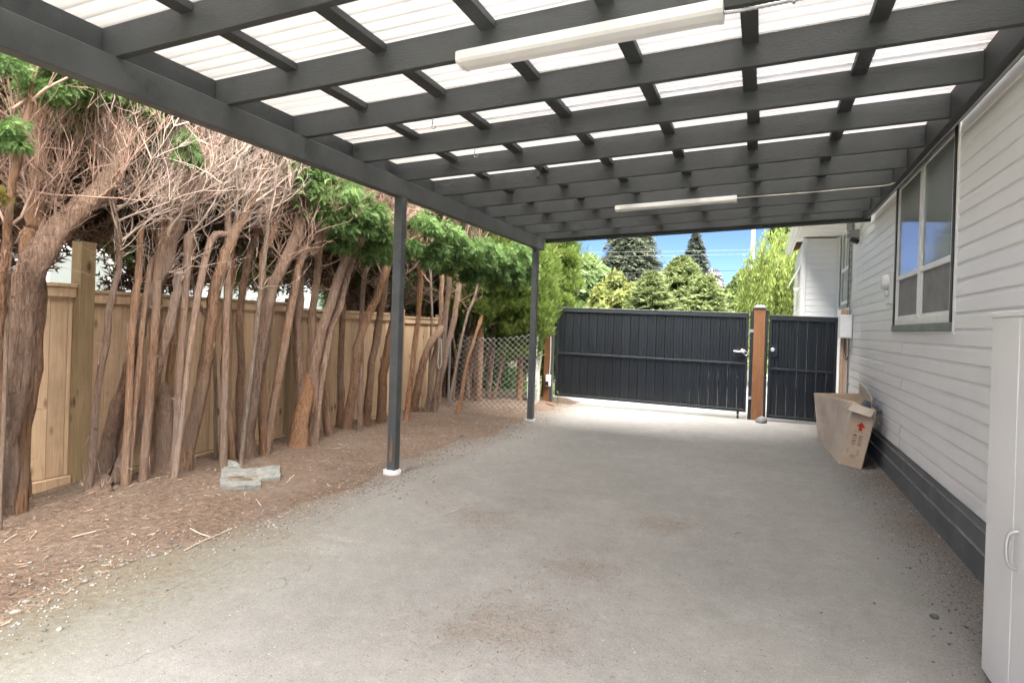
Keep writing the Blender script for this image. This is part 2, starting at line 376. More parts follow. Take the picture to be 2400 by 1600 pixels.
# moss and dirt near the bed, grit by the wall
edge = t.ramp(t.math('ADD', X, t.math('MULTIPLY', t.noise(1.5, 5, .65, w), .9)), [(0, 1), (1, 0)])
mr = t.N('ShaderNodeMapRange'); t.set(mr.inputs[0], t.math('ADD', X, t.math('MULTIPLY', mid, .8))); mr.inputs[1].default_value = -2.9; mr.inputs[2].default_value = -1.9; mr.inputs[3].default_value = 1; mr.inputs[4].default_value = 0
my = t.N('ShaderNodeMapRange'); t.set(my.inputs[0], Y); my.inputs[1].default_value = 2.6; my.inputs[2].default_value = 4.6; my.inputs[3].default_value = 1; my.inputs[4].default_value = 0.15
col = t.mix(t.math('MULTIPLY', t.math('MULTIPLY', mr.outputs[0], my.outputs[0]), t.ramp(t.noise(22, 5, .8, w), [(.3, .2), (.6, .85)])), col, (.10, .105, .055))
mr2 = t.N('ShaderNodeMapRange'); t.set(mr2.inputs[0], t.math('ADD', X, t.math('MULTIPLY', mid, .7))); mr2.inputs[1].default_value = -3.1; mr2.inputs[2].default_value = -2.55; mr2.inputs[3].default_value = .8; mr2.inputs[4].default_value = 0
col = t.mix(t.math('MULTIPLY', mr2.outputs[0], t.ramp(t.noise(30, 5, .8, w), [(.35, .25), (.6, 1)])), col, (.15, .105, .075))
mr3 = t.N('ShaderNodeMapRange'); t.set(mr3.inputs[0], t.math('SUBTRACT', X, t.math('MULTIPLY', mid, .7))); mr3.inputs[1].default_value = .35; mr3.inputs[2].default_value = .95; mr3.inputs[3].default_value = 0; mr3.inputs[4].default_value = .8
col = t.mix(t.math('MULTIPLY', mr3.outputs[0], t.ramp(t.noise(60, 5, .8, w), [(.4, .1), (.6, 1)])), col, (.09, .078, .065))
# seam cracks
def seam(x0, slope, y0, y1, wd, amp):
    xx = t.math('SUBTRACT', t.math('SUBTRACT', X, x0), t.math('MULTIPLY', Y, slope))
    xx = t.math('ABSOLUTE', t.math('ADD', xx, t.math('MULTIPLY', t.math('SUBTRACT', t.noise(2.5, 5, .6, w), .5), amp)))
    a = t.N('ShaderNodeMapRange'); t.set(a.inputs[0], xx); a.inputs[1].default_value = wd*.4; a.inputs[2].default_value = wd; a.inputs[3].default_value = 1; a.inputs[4].default_value = 0
    yy = t.math('MULTIPLY', t.math('GREATER_THAN', Y, y0), t.math('LESS_THAN', Y, y1))
    return t.math('MULTIPLY', t.math('MULTIPLY', a.outputs[0], yy), t.ramp(t.noise(7, 4, .7, w), [(.38, 0), (.52, .85)]))
for sm_ in ((-2.86, -.035, 2.4, 7.6, .008, .16), (-2.5, .02, 1.4, 3.1, .005, .5)):
    col = t.mix(t.math('MULTIPLY', seam(*sm_), .6), col, (.09, .085, .075))
hh = t.math('ADD', t.math('MULTIPLY', agg, .5), t.math('MULTIPLY', agg2, .6))
t.bump(hh, .5, .005); t.fin(col, .88, .25)
# bed soil and far ground
t = NT('bed_soil'); w = t.world()
col = t.mix(t.ramp(t.noise(26, 6, .75, w), [(.32, 0), (.68, 1)]), (.11, .076, .056), (.285, .21, .162))
col = t.mix(t.ramp(t.noise(1.7, 5, .6, w), [(.45, 0), (.7, .6)]), col, (.235, .195, .163))
t.bump(t.noise(60, 6, .8, w), .9, .02); t.fin(col, .95, .1)
t = NT('grass_ground'); w = t.world()
col = t.mix(t.ramp(t.noise(.6, 6, .65, w), [(.35, 0), (.65, 1)]), (.05, .075, .02), (.10, .12, .04))
t.bump(t.noise(40, 4, .7, w), .5, .03); t.fin(col, .9, .1)
t = NT('street_concrete'); w = t.world()
col = t.mix(t.ramp(t.noise(2, 6, .65, w), [(.35, 0), (.7, 1)]), (.30, .29, .27), (.40, .39, .37))
t.bump(t.noise(90, 4, .7, w), .3, .004); t.fin(col, .88, .2)
simple('stone_grey', (.20, .195, .19), .85, .2, .35, 14, bump=.4, bscale=50, rnd=.4, bd=.01)
simple('stone_pale', (.29, .27, .245), .85, .2, .3, 16, bump=.3, bscale=50, rnd=.3, bd=.01)
t = NT('mossy_concrete'); w = t.world()
col = t.mix(t.ramp(t.noise(14, 6, .7, w), [(.35, 0), (.7, 1)]), (.19, .195, .18), (.34, .345, .32))
col = t.mix(t.ramp(t.noise(7, 5, .7, w), [(.56, 0), (.72, .7)]), col, (.10, .085, .07))
col = t.mix(t.ramp(t.noise(4, 5, .7, w), [(.55, 0), (.75, .6)]), col, (.24, .28, .17))
t.bump(t.noise(60, 6, .75, w), .6, .012); t.fin(col, .9, .15)
# cardboard
t = NT('cardboard'); w = t.world()
col = t.mix(t.ramp(t.noise(5, 5, .6, w), [(.3, 0), (.7, 1)]), (.47, .355, .25), (.58, .46, .345))
col = t.mix(t.ramp(t.noise(18, 5, .7, w), [(.62, 0), (.8, .35)]), col, (.30, .21, .14))
t.bump(t.noise(8, 4, .6, w), .25, .01); t.fin(col, .85, .15)
t = NT('cardboard_pale'); w = t.world()
col = t.mix(t.ramp(t.noise(5, 5, .6, w), [(.3, 0), (.7, 1)]), (.55, .46, .375), (.64, .56, .475))
t.bump(t.noise(7, 4, .6, w), .35, .012); t.fin(col, .85, .15)
simple('red_print', (.50, .045, .035), .8, .1, .1, 30, bump=0)
simple('brown_print', (.10, .065, .045), .85, .1, .2, 30, bump=0)
simple('neighbour_wall', (.44, .50, .54), .7, .2, .08, 3)
simple('pole_grey', (.50, .47, .43), .8, .15, .15, 6, (4, 4, .5))
SC.cycles.use_denoising = True
try: SC.cycles.denoiser = 'OPENIMAGEDENOISE'
except Exception: pass
SC.cycles.max_bounces = 7; SC.cycles.diffuse_bounces = 4; SC.cycles.transmission_bounces = 4; SC.cycles.transparent_max_bounces = 8
SC.cycles.caustics_reflective = False; SC.cycles.caustics_refractive = True

# ------------------------------------------------------------------ ground
def sheet(name, x0, x1, y0, y1, z, m):
    o = MB().add([(x0,y0,z),(x1,y0,z),(x1,y1,z),(x0,y1,z)], [(0,1,2,3)]).build(name, m); return tag(o, kind='structure')
sheet('ground', -600, 600, -300, 900, -.03, 'grass_ground')
sheet('street', -60, 60, 15.6, 24.5, -.012, 'asphalt')
sheet('concrete_apron', -4.2, 1.4, 11.36, 15.62, -.006, 'street_concrete')
sheet('driveway', -4.0, 1.45, -2.2, 11.42, 0.0, 'asphalt')
sheet('rear_bounce_ground', -5.2, 1.45, -14, -2.15, -.006, 'street_concrete')  # unseen pale ground added behind the camera to bounce light under the roof
def bed_h(x, y):
    e = -3.36 + .10*math.sin(y*1.7+.6) + .06*math.sin(y*4.3) - .03*(y-5)*.25     # irregular edge against the drive
    d = e - x
    return -.012 + min(max(d, -.3), .35)*.14 + min(max(d-.3, 0), 1.0)*.045 + (.012*math.sin(x*9+y*5)+.010*math.sin(x*5.1-y*8.3))*min(max(d*3, 0), 1)
nx, ny = 70, 220; V = []; Fq = []
for j in range(ny+1):
    for i in range(nx+1):
        x = -8.2 + (i/nx)**.6*5.3; y = -3 + j/ny*15.0
        V.append((x, y, bed_h(x, y) + random.uniform(-.004, .004)))
for j in range(ny):
    for i in range(nx):
        a = j*(nx+1)+i; Fq.append((a, a+1, a+nx+2, a+nx+1))
tag(place('planting_bed', npmesh('planting_bed', V, Fq, 'bed_soil', smooth=True)), kind='structure')

# ------------------------------------------------------------------ carport
carport = thing('carport', 'dark grey timber carport with translucent white corrugated roof over the drive', 'carport', (-3.32, 5.2, 0))
XL, XR = -3.28, 1.19
def zb(x): return 2.875 + (x-XL)/(XR-XL)*.195
RH = .175
RY = [-.62, .11, .83, 1.54, 2.276, 3.031, 3.762, 4.507, 5.217, 5.95, 6.643, 7.315, 7.993, 8.738, 9.342]
beam = MB().box((-3.372, -.66, 2.70), (-3.28, 9.385, 2.875)).build('beam', 'dark_paint_worn', carport, bevel=.004)
for (py, px, rx) in ((5.2, -3.325, -.004), (9.13, -3.333, 0), (1.1, -3.325, 0)):
    p = MB().box((px-.045, py-.045, .02), (px+.045, py+.045, 2.705), rot=Matrix.Rotation(rx, 3, 'Y'), piv=(px, py, 2.7)).build('post', 'dark_paint_worn', carport, bevel=.004)
    if py == 5.2:
        MB().add([(px+.0455, py-.012, .10), (px+.0465, py+.004, .10), (px+.0465, py+.008, .36), (px+.0455, py-.004, .40), (px+.0455, py-.016, .30)], [(0,1,2,3,4)]).build('paint_chip', 'raw_wood_chip', p)
        cpy = [(px-.012, py-.0462, .13), (px+.02, py-.0462, .12), (px+.026, py-.0462, .30), (px+.008, py-.0462, .41), (px-.004, py-.0462, .28)]
        MB().add(cpy, [(0,1,2,3,4)]).build('paint_chip', 'raw_wood_chip', p)
    col_ = MB()
    if py == 5.2:
        ring = [(px+.088*math.cos(a)*(1+.04*math.sin(3*a)), py+.088*math.sin(a)) for a in [2*math.pi*k/28 for k in range(28)]]
        V = [(x, y, -.01) for x, y in ring] + [(x, y, .038+.006*math.sin(k*1.3)) for k, (x, y) in enumerate(ring)] + [(px+(x-px)*.72, py+(y-py)*.72, .045) for x, y in ring]
        n = 28; Fs = [(r*n+k, r*n+(k+1)%n, (r+1)*n+(k+1)%n, (r+1)*n+k) for r in range(2) for k in range(n)] + [tuple(2*n+k for k in range(n))]
        col_.add(V, Fs, True)
    else: col_.box((px-.075, py-.07, -.01), (px+.07, py+.07, .028))
    col_.build('post_base', 'pvc_white', carport)
ry = (zb(XR)-zb(XL))/(XR-XL); slope = -math.atan(ry)
for i, y in enumerate(RY):
    x0 = -3.52; x1 = XR
    prof = [(x0, zb(x0)), (x1, zb(x1)), (x1, zb(x1)+RH), (x0, zb(x0)+RH)]
    w = .045
    MB().prism(prof, [lambda u, v: Vector((u, y, v)), lambda u, v: Vector((u, y+w, v))]).build('rafter', 'dark_paint', carport, bevel=.003)
# end fascia, a deeper board outside the last rafter
prof = [(-3.275, zb(-3.275)-.055), (XR+.10, zb(XR+.1)-.05), (XR+.1, zb(XR)+RH), (-3.275, zb(-3.275)+RH)]
MB().prism(prof, [lambda u, v: Vector((u, 9.389, v)), lambda u, v: Vector((u, 9.43, v))]).build('fascia', 'dark_paint', carport, bevel=.003)
for i in range(len(RY)-1):
    ya, yb = RY[i]+.046, RY[i+1]-.001
    MB().box((-3.43, ya, 2.876), (-3.39, yb, zb(-3.4)+RH-.004)).build('blocking', 'dark_paint', carport)
    for k, x in enumerate((-2.765, -2.105, -1.432, -.775, -.12, .515)):
        x += random.uniform(-.012, .012); z1 = zb(x)+RH-.003+random.uniform(-.004, .002)
        r = Matrix.Rotation(slope, 3, 'Y')
        MB().box((x-.044, ya, z1-.04), (x+.044, yb, z1), rot=r).build('purlin', 'dark_paint', carport)
MB().box((XR+.001, -.66, 3.052), (XR+.045, 9.385, 3.26)).build('ledger', 'dark_paint', carport, bevel=.003)
MB().box((XR+.046, -.66, 3.125), (1.328, 9.385, 3.16)).build('ledger_light_stop', 'dark_paint', carport)  # dark strip added to stop light coming through the gap behind the ledger
# roofing sheets
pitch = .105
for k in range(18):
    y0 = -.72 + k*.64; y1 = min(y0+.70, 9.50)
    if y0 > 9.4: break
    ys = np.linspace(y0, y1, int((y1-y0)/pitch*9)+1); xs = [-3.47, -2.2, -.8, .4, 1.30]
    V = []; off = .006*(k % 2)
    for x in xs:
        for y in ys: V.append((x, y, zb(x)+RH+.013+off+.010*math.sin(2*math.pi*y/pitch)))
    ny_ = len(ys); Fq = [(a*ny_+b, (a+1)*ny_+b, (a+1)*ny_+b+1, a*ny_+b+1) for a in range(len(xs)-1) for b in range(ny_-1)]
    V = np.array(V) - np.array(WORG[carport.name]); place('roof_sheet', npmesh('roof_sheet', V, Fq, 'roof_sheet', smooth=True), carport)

# ------------------------------------------------------------------ lights, cables and hooks under the roof
def tube_light(label, x0, x1, y0, wd):
    t0 = thing('strip_light', label, 'strip light', ((x0+x1)/2, y0, zb((x0+x1)/2)), 'strip lights under the rafters')
    def sec(prof, xa, xb): return MB().prism(prof, [lambda u, v: Vector((xa, y0+u, zb(xa)+v-.001)), lambda u, v: Vector((xb, y0+u, zb(xb)+v-.001))])
    sec([(-.03, 0), (wd-.03, 0), (wd-.03, -.022), (-.03, -.022)], x0, x1).build('housing', 'metal_white', t0)
    dif = [(-.034, -.006), (wd-.026, -.006), (wd-.026, -.040), (wd-.036, -.058), (wd*.5-.03, -.064), (-.022, -.060), (-.034, -.046)]
    sec(dif, x0+.02, x1-.02).build('diffuser', 'diffuser', t0)
    cap = [(u*1.03-.001, v*1.04-.0005) for u, v in dif]
    sec(cap, x0-.004, x0+.019).build('end_cap', 'metal_white', t0); sec(cap, x1-.019, x1+.004).build('end_cap', 'metal_white', t0)
    return t0
tube_light('long white strip light under the rafter, joined to the armoured metal cable', -1.56, -.215, 2.965, .135)
tube_light('white strip light under a rafter with thin white cable beside gate end', -1.66, -.31, 7.26, .115)
# armoured cable
pa = [(-.21, 2.99, 2.965), (-.13, 2.985, 2.962), (0.02, 2.995, 2.975), (.15, 3.0, 2.985), (.30, 3.005, 3.0), (.5, 3.01, 3.015), (.8, 3.01, 3.03), (1.18, 3.02, 3.045)]
P = spline(pa, 12); o = thing('armoured_cable', 'ribbed silver armoured cable running along the rafter from the strip light', 'cable', pa[0])
mb = MB().tube(P, [.0105 if i % 2 else .0075 for i in range(len(P))], 8); mb.build('sheath', 'galvanised', o)
for k in (30, 62):
    p = P[k]; MB().box((p.x-.006, p.y-.013, p.z-.013), (p.x+.006, p.y+.013, p.z+.016)).build('clip', 'galvanised', o)
P = spline([(-.31, 7.30, 2.985), (0, 7.31, 3.0), (.4, 7.305, 3.012), (.8, 7.31, 3.035), (1.1, 7.29, 3.045), (1.19, 7.2, 3.05)], 6)
tag(MB().tube(P, .006, 6).build('light_cable', 'wire_white'), 'thin white cable running from the strip light to the house wall', 'cable')
P = spline([(1.243, 9.3, 3.052), (1.247, 8, 3.047), (1.245, 7.2, 3.044), (1.246, 6, 3.047), (1.245, 5, 3.042), (1.246, 3.8, 3.046), (1.245, 2, 3.045)], 8)
tag(MB().tube(P, .009, 6).build('wall_cable', 'grey_plastic'), 'grey cable clipped under the dark ledger along the white wall', 'cable')
def hook(px, py, Y, label):
    p = atY(px, py, Y); zt = zb(p.x)
    pts = [(p.x, Y, zt+.02), (p.x, Y, zt-.035), (p.x-.004, Y, zt-.055)] + [(p.x+.012-.016*math.cos(a), Y, zt-.060-.016*math.sin(a)) for a in np.linspace(.2, 3.6, 8)]
    tag(MB().tube(spline(pts, 3), .0035, 6).build('ceiling_hook', 'galvanised'), label, 'hook', 'screw hooks under the rafters')
hook(1014, 280, 3.785, 'open metal screw hook under the rafter one step beyond the long strip light')
hook(1113, 350, 4.53, 'open metal screw hook under the rafter two steps beyond the long strip light')

# ------------------------------------------------------------------ house
house = thing('house', 'white vinyl-sided house with grey foundation along the drive', 'house', (1.36, 8, 0))
WX = 1.352; Z0, CH = .352, .1222; NC = 25
def sprof(z0): return [(0, z0+.004), (.0125, z0), (.0145, z0+.007), (.0105, z0+.088), (.0045, z0+.113), (.004, z0+CH+.004), (0, z0+CH+.004)]
def course(i, ya, yb):
    MB().prism(sprof(Z0+i*CH), [lambda u, v: Vector((WX-u, ya, v)), lambda u, v: Vector((WX-u, yb, v))]).build('siding_board', 'siding', house)
W1 = (5.60, 7.86, 1.572, 3.17); W2 = (11.86, 13.05, 2.05, 3.36)
random.seed(11)
for i in range(NC):
    z = Z0+i*CH; segs = [(-3.0, 13.59)]
    for (ya, yb, za, zt) in (W1, W2):
        if z+CH*.55 > za and z < zt:
            ns = []
            for a, b in segs:
                if a < ya and b > yb: ns += [(a, ya-.03), (yb+.03, b)]
                else: ns.append((a, b))
            segs = ns
    j = (7.42, 8.47)[(i//2) % 2] if z < 1.5 else (8.4 if i % 3 == 0 else 10.3)
    j += (2.9 if i % 5 == 4 else 0)
    for a, b in segs:
        if a < j-.2 and b > j+.2 and i % 4 != 3:
            course(i, a, j-.0012); MB_ = None
            MB().prism([(u+.0022, v) for u, v in sprof(z)], [lambda u, v: Vector((WX-u, j-.0010, v)), lambda u, v: Vector((WX-u, b, v))]).build('siding_board', 'siding', house)
        else: course(i, a, b)
MB().box((WX+.0005, -3, .35), (WX+.22, 13.6, 3.46)).build('wall', 'white_trim', house)
# foundation with two ledges
pf = [(WX+.2, -.05), (1.300, -.05), (1.304, .165), (1.318, .182), (1.321, .292), (1.333, .308), (1.336, .345), (WX+.2, .345)]
MB().prism(pf, [lambda u, v: Vector((u, -3, v)), lambda u, v: Vector((u, 13.6, v))]).build('foundation', 'foundation', house)
for (xa, za) in ((1.3015, .166), (1.3165, .292)):
    mb = MB(); pts = []
    y = -1.0
    while y < 13.5:
        pts.append((xa+.006+random.uniform(-.002, .002), y, za+.006+random.uniform(-.003, .003))); y += random.uniform(.08, .2)
    mb.tube(pts, [.007*random.uniform(.6, 1.3) for _ in pts], 6).build('foundation_lip', 'foundation_lip', house)
# big window
ya, yb, za, zt = W1
win = MB().box((WX-.001, ya, za), (WX+.05, yb, zt)).build('window', 'black_trim', house)
mb = MB(); o_ = .024
for (a, b) in (((ya-.035, za-.035), (ya-.012, zt)), ((yb+.012, za-.035), (yb+.035, zt))): mb.box((WX-.026, a[0], a[1]), (WX+.01, b[0], b[1]))
mb.box((WX-.026, ya-.011, za-.035), (WX+.01, yb+.011, za-.014)); mb.build('channel_trim', 'white_trim', win)
MB().box((WX-.034, ya-.011, za+.055), (WX+.01, ya+.045, zt)).build('side_casing', 'black_trim', win, bevel=.003)
MB().box((WX-.034, yb-.045, za+.055), (WX+.01, yb+.011, zt)).build('side_casing', 'black_trim', win, bevel=.003)
MB().box((WX-.042, ya-.011, za-.012), (WX+.01, yb+.011, za+.054)).build('sill', 'grey_trim', win, bevel=.004)
MB().box((WX-.030, ya+.046, zt-.03), (WX+.01, yb-.046, zt)).build('head_casing', 'grey_trim', win)
ia, ib, ic, idd = ya+.046, yb-.046, za+.055, zt-.03
ym = (ia+ib)/2
def bar(a, b, x0=WX-.022, n='frame_bar', p=win): MB().box((x0, a[0], a[1]), (WX+.012, b[0], b[1])).build(n, 'white_vinyl', p, bevel=.003)
bar((ia, ic), (ia+.06, idd)); bar((ib-.06, ic), (ib, idd)); bar((ia+.061, ic), (ib-.061, ic+.06)); bar((ia+.061, idd-.055), (ib-.061, idd))
bar((ym-.055, ic+.061), (ym+.055, idd-.056), WX-.026, 'mullion')
zr = za+.53
for (pa_, pb_) in ((ia+.061, ym-.056), (ym+.056, ib-.061)):
    bar((pa_, zr), (pb_, zr+.05), WX-.024, 'meeting_rail')
    bar((pa_, ic+.061), (pa_+.03, zr-.001), WX-.014, 'sash_bar'); bar((pb_-.03, ic+.061), (pb_, zr-.001), WX-.014, 'sash_bar'); bar((pa_+.031, ic+.061), (pb_-.031, ic+.095), WX-.014, 'sash_bar')
    MB().box((WX-.006, pa_+.031, ic+.096), (WX-.002, pb_-.031, zr-.001)).build('insect_screen', 'screen', win)
    MB().box((WX-.008, pa_+.001, zr+.051), (WX-.002, pb_-.001, idd-.056)).build('pane', 'glass', win)
# far window
ya, yb, za, zt = W2
win2 = MB().box((WX-.001, ya, za), (WX+.05, yb, zt)).build('window', 'white_vinyl', house)
MB().box((WX-.036, ya-.03, za-.01), (WX+.01, ya+.03, zt)).build('side_casing', 'grey_trim', win2, bevel=.003)
MB().box((WX-.045, yb-.05, za-.01), (WX+.01, yb+.03, zt)).build('side_casing', 'grey_trim', win2, bevel=.003)
MB().box((WX-.045, ya-.03, za-.075), (WX+.01, yb+.03, za-.011)).build('sill', 'grey_trim', win2, bevel=.003)
for a, b in (((ya+.031, za), (ya+.09, zt)), ((yb-.11, za), (yb-.051, zt)), ((ya+.091, za+.6), (yb-.111, za+.66)), ((ya+.091, za), (yb-.111, za+.06)), ((ya+.55, za+.661), (ya+.60, zt))): bar(a, b, WX-.022, 'frame_bar', win2)
MB().box((WX-.012, ya+.091, za+.061), (WX-.003, yb-.111, za+.599)).build('pane', 'glass', win2)
MB().box((WX-.010, ya+.091, za+.661), (WX-.004, ya+.549, zt)).build('pane', 'glass', win2); MB().box((WX-.010, ya+.601, za+.661), (WX-.004, yb-.111, zt)).build('pane', 'glass', win2)
# bump-out wall that faces the drive
BY = 13.6; BX = .715
MB().box((BX, BY+.02, .35), (WX+1.0, 17.0, 3.40)).build('bay_wall', 'white_trim', house)
for i in range(NC):
    z0 = Z0+i*CH
    if z0+CH > 3.40: break
    MB().prism(sprof(z0), [lambda u, v: Vector((BX+.055, BY+.02-u, v)), lambda u, v: Vector((WX-.045, BY+.02-u, v))]).build('siding_board', 'siding', house)
    MB().prism(sprof(z0), [lambda u, v: Vector((BX+.001-u, BY+.06, v)), lambda u, v: Vector((BX+.001-u, 17.0, v))]).build('siding_board', 'siding', house)
MB().box((BX-.022, BY-.006, .35), (BX+.054, BY+.059, 3.40)).build('corner_post', 'white_vinyl', house, bevel=.006)
MB().box((WX-.044, BY-.03, .35), (WX+.01, BY+.03, 3.41)).build('corner_post', 'white_vinyl', house)
MB().box((BX+.02, BY+.03, -.03), (WX+.5, 16.9, .35)).build('bay_foundation', 'foundation', house)
# eave: soffit strips, fascia, gutter, roof
for k in range(16):
    ya = 9.5+k*.3
    MB().box((.60, ya+.004, 3.428+.003*(k % 2)), (WX-.004, ya+.298, 3.445)).build('soffit_strip', 'soffit', house)
MB().box((.565, 9.5, 3.405), (.598, 17.0, 3.60)).build('eave_fascia', 'white_trim', house, bevel=.004)
pg = [(0, 0), (-.055, 0), (-.085, .03), (-.09, .10), (-.10, .105), (-.10, .115), (-.085, .115), (-.078, .03), (-.052, .008), (0, .008)]
MB().prism(pg, [lambda u, v: Vector((.564+u, 9.5, 3.47+v)), lambda u, v: Vector((.564+u, 17.0, 3.47+v))]).build('gutter', 'metal_white', house)
rf = [(.55, 3.60), (4.2, 5.3), (8, 3.5), (8, 3.45), (4.2, 5.2), (.55, 3.54)]
MB().prism(rf, [lambda u, v: Vector((u, 9.5, v)), lambda u, v: Vector((u, 17.3, v))]).build('roof', 'roof_shingle', house)
rf = [(1.34, 3.50), (4.2, 4.83), (8, 3.5), (8, 3.45), (4.2, 4.73), (1.34, 3.46)]
MB().prism(rf, [lambda u, v: Vector((u, -3, v)), lambda u, v: Vector((u, 9.49, v))]).build('roof', 'roof_shingle', house)
MB().box((WX+.23, -2.9, 0), (7.4, 16.9, 3.5)).build('house_core', 'white_trim', house)

# ------------------------------------------------------------------ things on the house wall
mt = thing('electric_meter', 'round white electric meter box on the siding beside the big window', 'electric meter', (WX, 8.2, 2.05))
MB().box((WX-.05, 7.98, 1.87), (WX-.010, 8.22, 2.24)).build('backplate', 'metal_white', mt, bevel=.008)
def disc(cx, cy, cz, r, d, n=28): return MB().tube([(cx, cy, cz), (cx-d*.6, cy, cz), (cx-d, cy, cz)], [r, r, r*.75], n)
disc(WX-.05, 8.10, 2.12, .085, .07).build('meter_dome', 'diffuser', mt); disc(WX-.05, 8.10, 1.99, .045, .03).build('knockout', 'metal_white', mt)
fl = thing('wall_floodlight', 'small grey floodlight on white block high on the siding beyond the carport', 'wall light', (WX, 10.75, 3.0))
MB().box((WX-.03, 10.62, 2.88), (WX-.008, 10.86, 3.16)).build('mounting_block', 'white_vinyl', fl, bevel=.006)
pr = [(-.03, 3.12), (-.10, 3.11), (-.20, 3.03), (-.205, 3.0), (-.03, 2.99)]
MB().prism(pr, [lambda u, v: Vector((WX+u, 10.66, v)), lambda u, v: Vector((WX+u, 10.82, v))]).build('hood', 'grey_plastic', fl, bevel=.006)
MB().box((WX-.15, 10.68, 2.92), (WX-.03, 10.80, 2.985), rot=Matrix.Rotation(.35, 3, 'Y')).build('lamp_head', 'black_iron', fl, bevel=.006)
cd = thing('wall_conduit', 'grey conduit with wires running down the siding beyond the carport', 'conduit', (WX, 11.5, .4))
MB().tube([(WX-.035, 11.48, .42), (WX-.035, 11.48, 3.40)], .013, 8).build('pipe', 'grey_plastic', cd)
MB().tube(spline([(WX-.03, 11.43, 1.0), (WX-.033, 11.425, 1.8), (WX-.03, 11.44, 2.6), (WX-.03, 11.43, 3.4)], 4), .007, 6).build('pipe', 'wire_white', cd)
for z in (.7, 1.25, 1.9, 2.4, 3.0): MB().box((WX-.052, 11.455, z), (WX-.012, 11.505, z+.02)).build('strap', 'galvanised', cd)
MB().box((WX-.12, 11.40, 3.18), (WX-.02, 11.56, 3.40)).build('weatherhead', 'grey_plastic', cd, bevel=.03)
MB().tube(spline([(1.24, 11.30, 1.47), (1.245, 11.30, 1.25), (1.27, 11.36, 1.1), (1.31, 11.46, 1.16)], 5), .008, 6).build('wire_loop', 'black_iron', cd)
eb = thing('electrical_box', 'pale grey electrical box fixed to the pale timber post beside the pedestrian gate', 'electrical box', (1.22, 11.3, 1.64))
MB().box((1.145, 11.17, 1.455), (1.325, 11.36, 1.83)).build('enclosure', 'metal_white', eb, bevel=.006)
MB().box((1.155, 11.155, 1.47), (1.315, 11.169, 1.815)).build('cover', 'metal_white', eb, bevel=.004)
aw = thing('window_awning', 'small grey sloping awning on the far side of the bay wall', 'awning', (BX, 15.2, 2.6))
prA = [(0, 2.95), (-.20, 2.55), (-.20, 2.52), (0, 2.88)]
MB().prism(prA, [lambda u, v: Vector((BX-.02+u, 14.4, v)), lambda u, v: Vector((BX-.02+u, 15.6, v))]).build('hood', 'soffit', aw)
disc(BX-.03, 14.6, 2.46, .05, .1).build('bracket', 'white_vinyl', aw)

# ------------------------------------------------------------------ gates
GY = 11.45
def gate(label, name, x0, x1, z0, z1, zm, n, dz=0.0, extra=None):
    g = thing(name, label, 'gate', ((x0+x1)/2, GY, 0), 'dark metal gates')
    sh = lambda x: dz*((x-x0)/(x1-x0)-.5)
    def rail(a, b, m, n_='rail', y0=GY-.032, y1=GY-.004):
        MB().hexa([(x0, y0, a+sh(x0)), (x1, y0, a+sh(x1)), (x1, y1, a+sh(x1)), (x0, y1, a+sh(x0)), (x0, y0, b+sh(x0)), (x1, y0, b+sh(x1)), (x1, y1, b+sh(x1)), (x0, y1, b+sh(x0))]).build(n_, m, g, bevel=.003)
    rail(z1-.07, z1-.001, 'gate_rail', 'rail', GY-.036, GY+.02); rail(z1, z1+.014, 'gate_rail_top', 'top_cap', GY-.042, GY+.03)
    rail(zm-.018, zm+.018, 'gate_rail'); rail(z0, z0+.05, 'gate_rail')
    for xx in (x0, x1-.045):
        MB().box((xx, GY-.034, z0+sh(xx)+.051), (xx+.045, GY-.005, z1-.071+sh(xx))).build('stile', 'gate_rail', g, bevel=.003)
    w = (x1-x0)/n
    for k in range(n):
        a = x0+k*w; pr = [(0, 0), (.006, -.010), (.011, 0), (w*.34, 0), (w*.36, -.004), (w*.39, 0), (w*.64, 0), (w*.66, -.004), (w*.69, 0), (w-.0015, 0), (w-.0015, .012), (0, .012)]
        MB().prism(pr, [lambda u, v: Vector((a+u, GY+v, z0+.01+sh(a))), lambda u, v: Vector((a+u, GY+v, z1-.01+sh(a)))]).build('panel', 'gate_paint', g)
    return g
g1 = gate('wide dark metal driveway gate of ribbed vertical panels', 'driveway_gate', -3.69, -.225, .135, 1.835, .965, 22, -.03)
g2 = gate('narrow dark metal pedestrian gate between timber post and house', 'pedestrian_gate', .105, 1.145, .05, 1.785, .885, 7, -.015)
# latch, knob, castor
lt = MB().box((-.42, GY-.042, 1.08), (-.26, GY-.034, 1.24)).build('latch_plate', 'gate_rail', g1)
MB().tube(spline([(-.45, GY-.075, 1.165), (-.36, GY-.08, 1.16), (-.30, GY-.075, 1.175), (-.25, GY-.06, 1.16)], 4), .014, 8).build('latch_bolt', 'steel_handle', lt)
MB().box((-.34, GY-.085, 1.14), (-.27, GY-.035, 1.20), rot=Matrix.Rotation(.3, 3, 'Y')).build('latch_body', 'steel_handle', lt, bevel=.008)
MB().tube(spline([(-.30, GY-.06, 1.15), (-.26, GY-.07, 1.10), (-.23, GY-.06, 1.12), (-.235, GY-.05, 1.17)], 5), .005, 6).build('padlock_shackle', 'steel_handle', lt)
cs = MB().box((-.375, GY-.028, .08), (-.335, GY+.0, .134)).build('castor', 'black_iron', g1)
MB().tube([(-.372, GY-.014, .040), (-.338, GY-.014, .040)], .040, 16).build('castor_wheel', 'black_iron', cs)
kp = MB().box((.12, GY-.042, 1.10), (.245, GY-.034, 1.30)).build('lock_plate', 'gate_rail', g2)
MB().tube([(.17, GY-.042, 1.215), (.17, GY-.06, 1.215), (.17, GY-.075, 1.215), (.17, GY-.10, 1.215), (.17, GY-.108, 1.215)], [.034, .02, .02, .038, .025], 18).build('knob', 'steel_handle', kp)
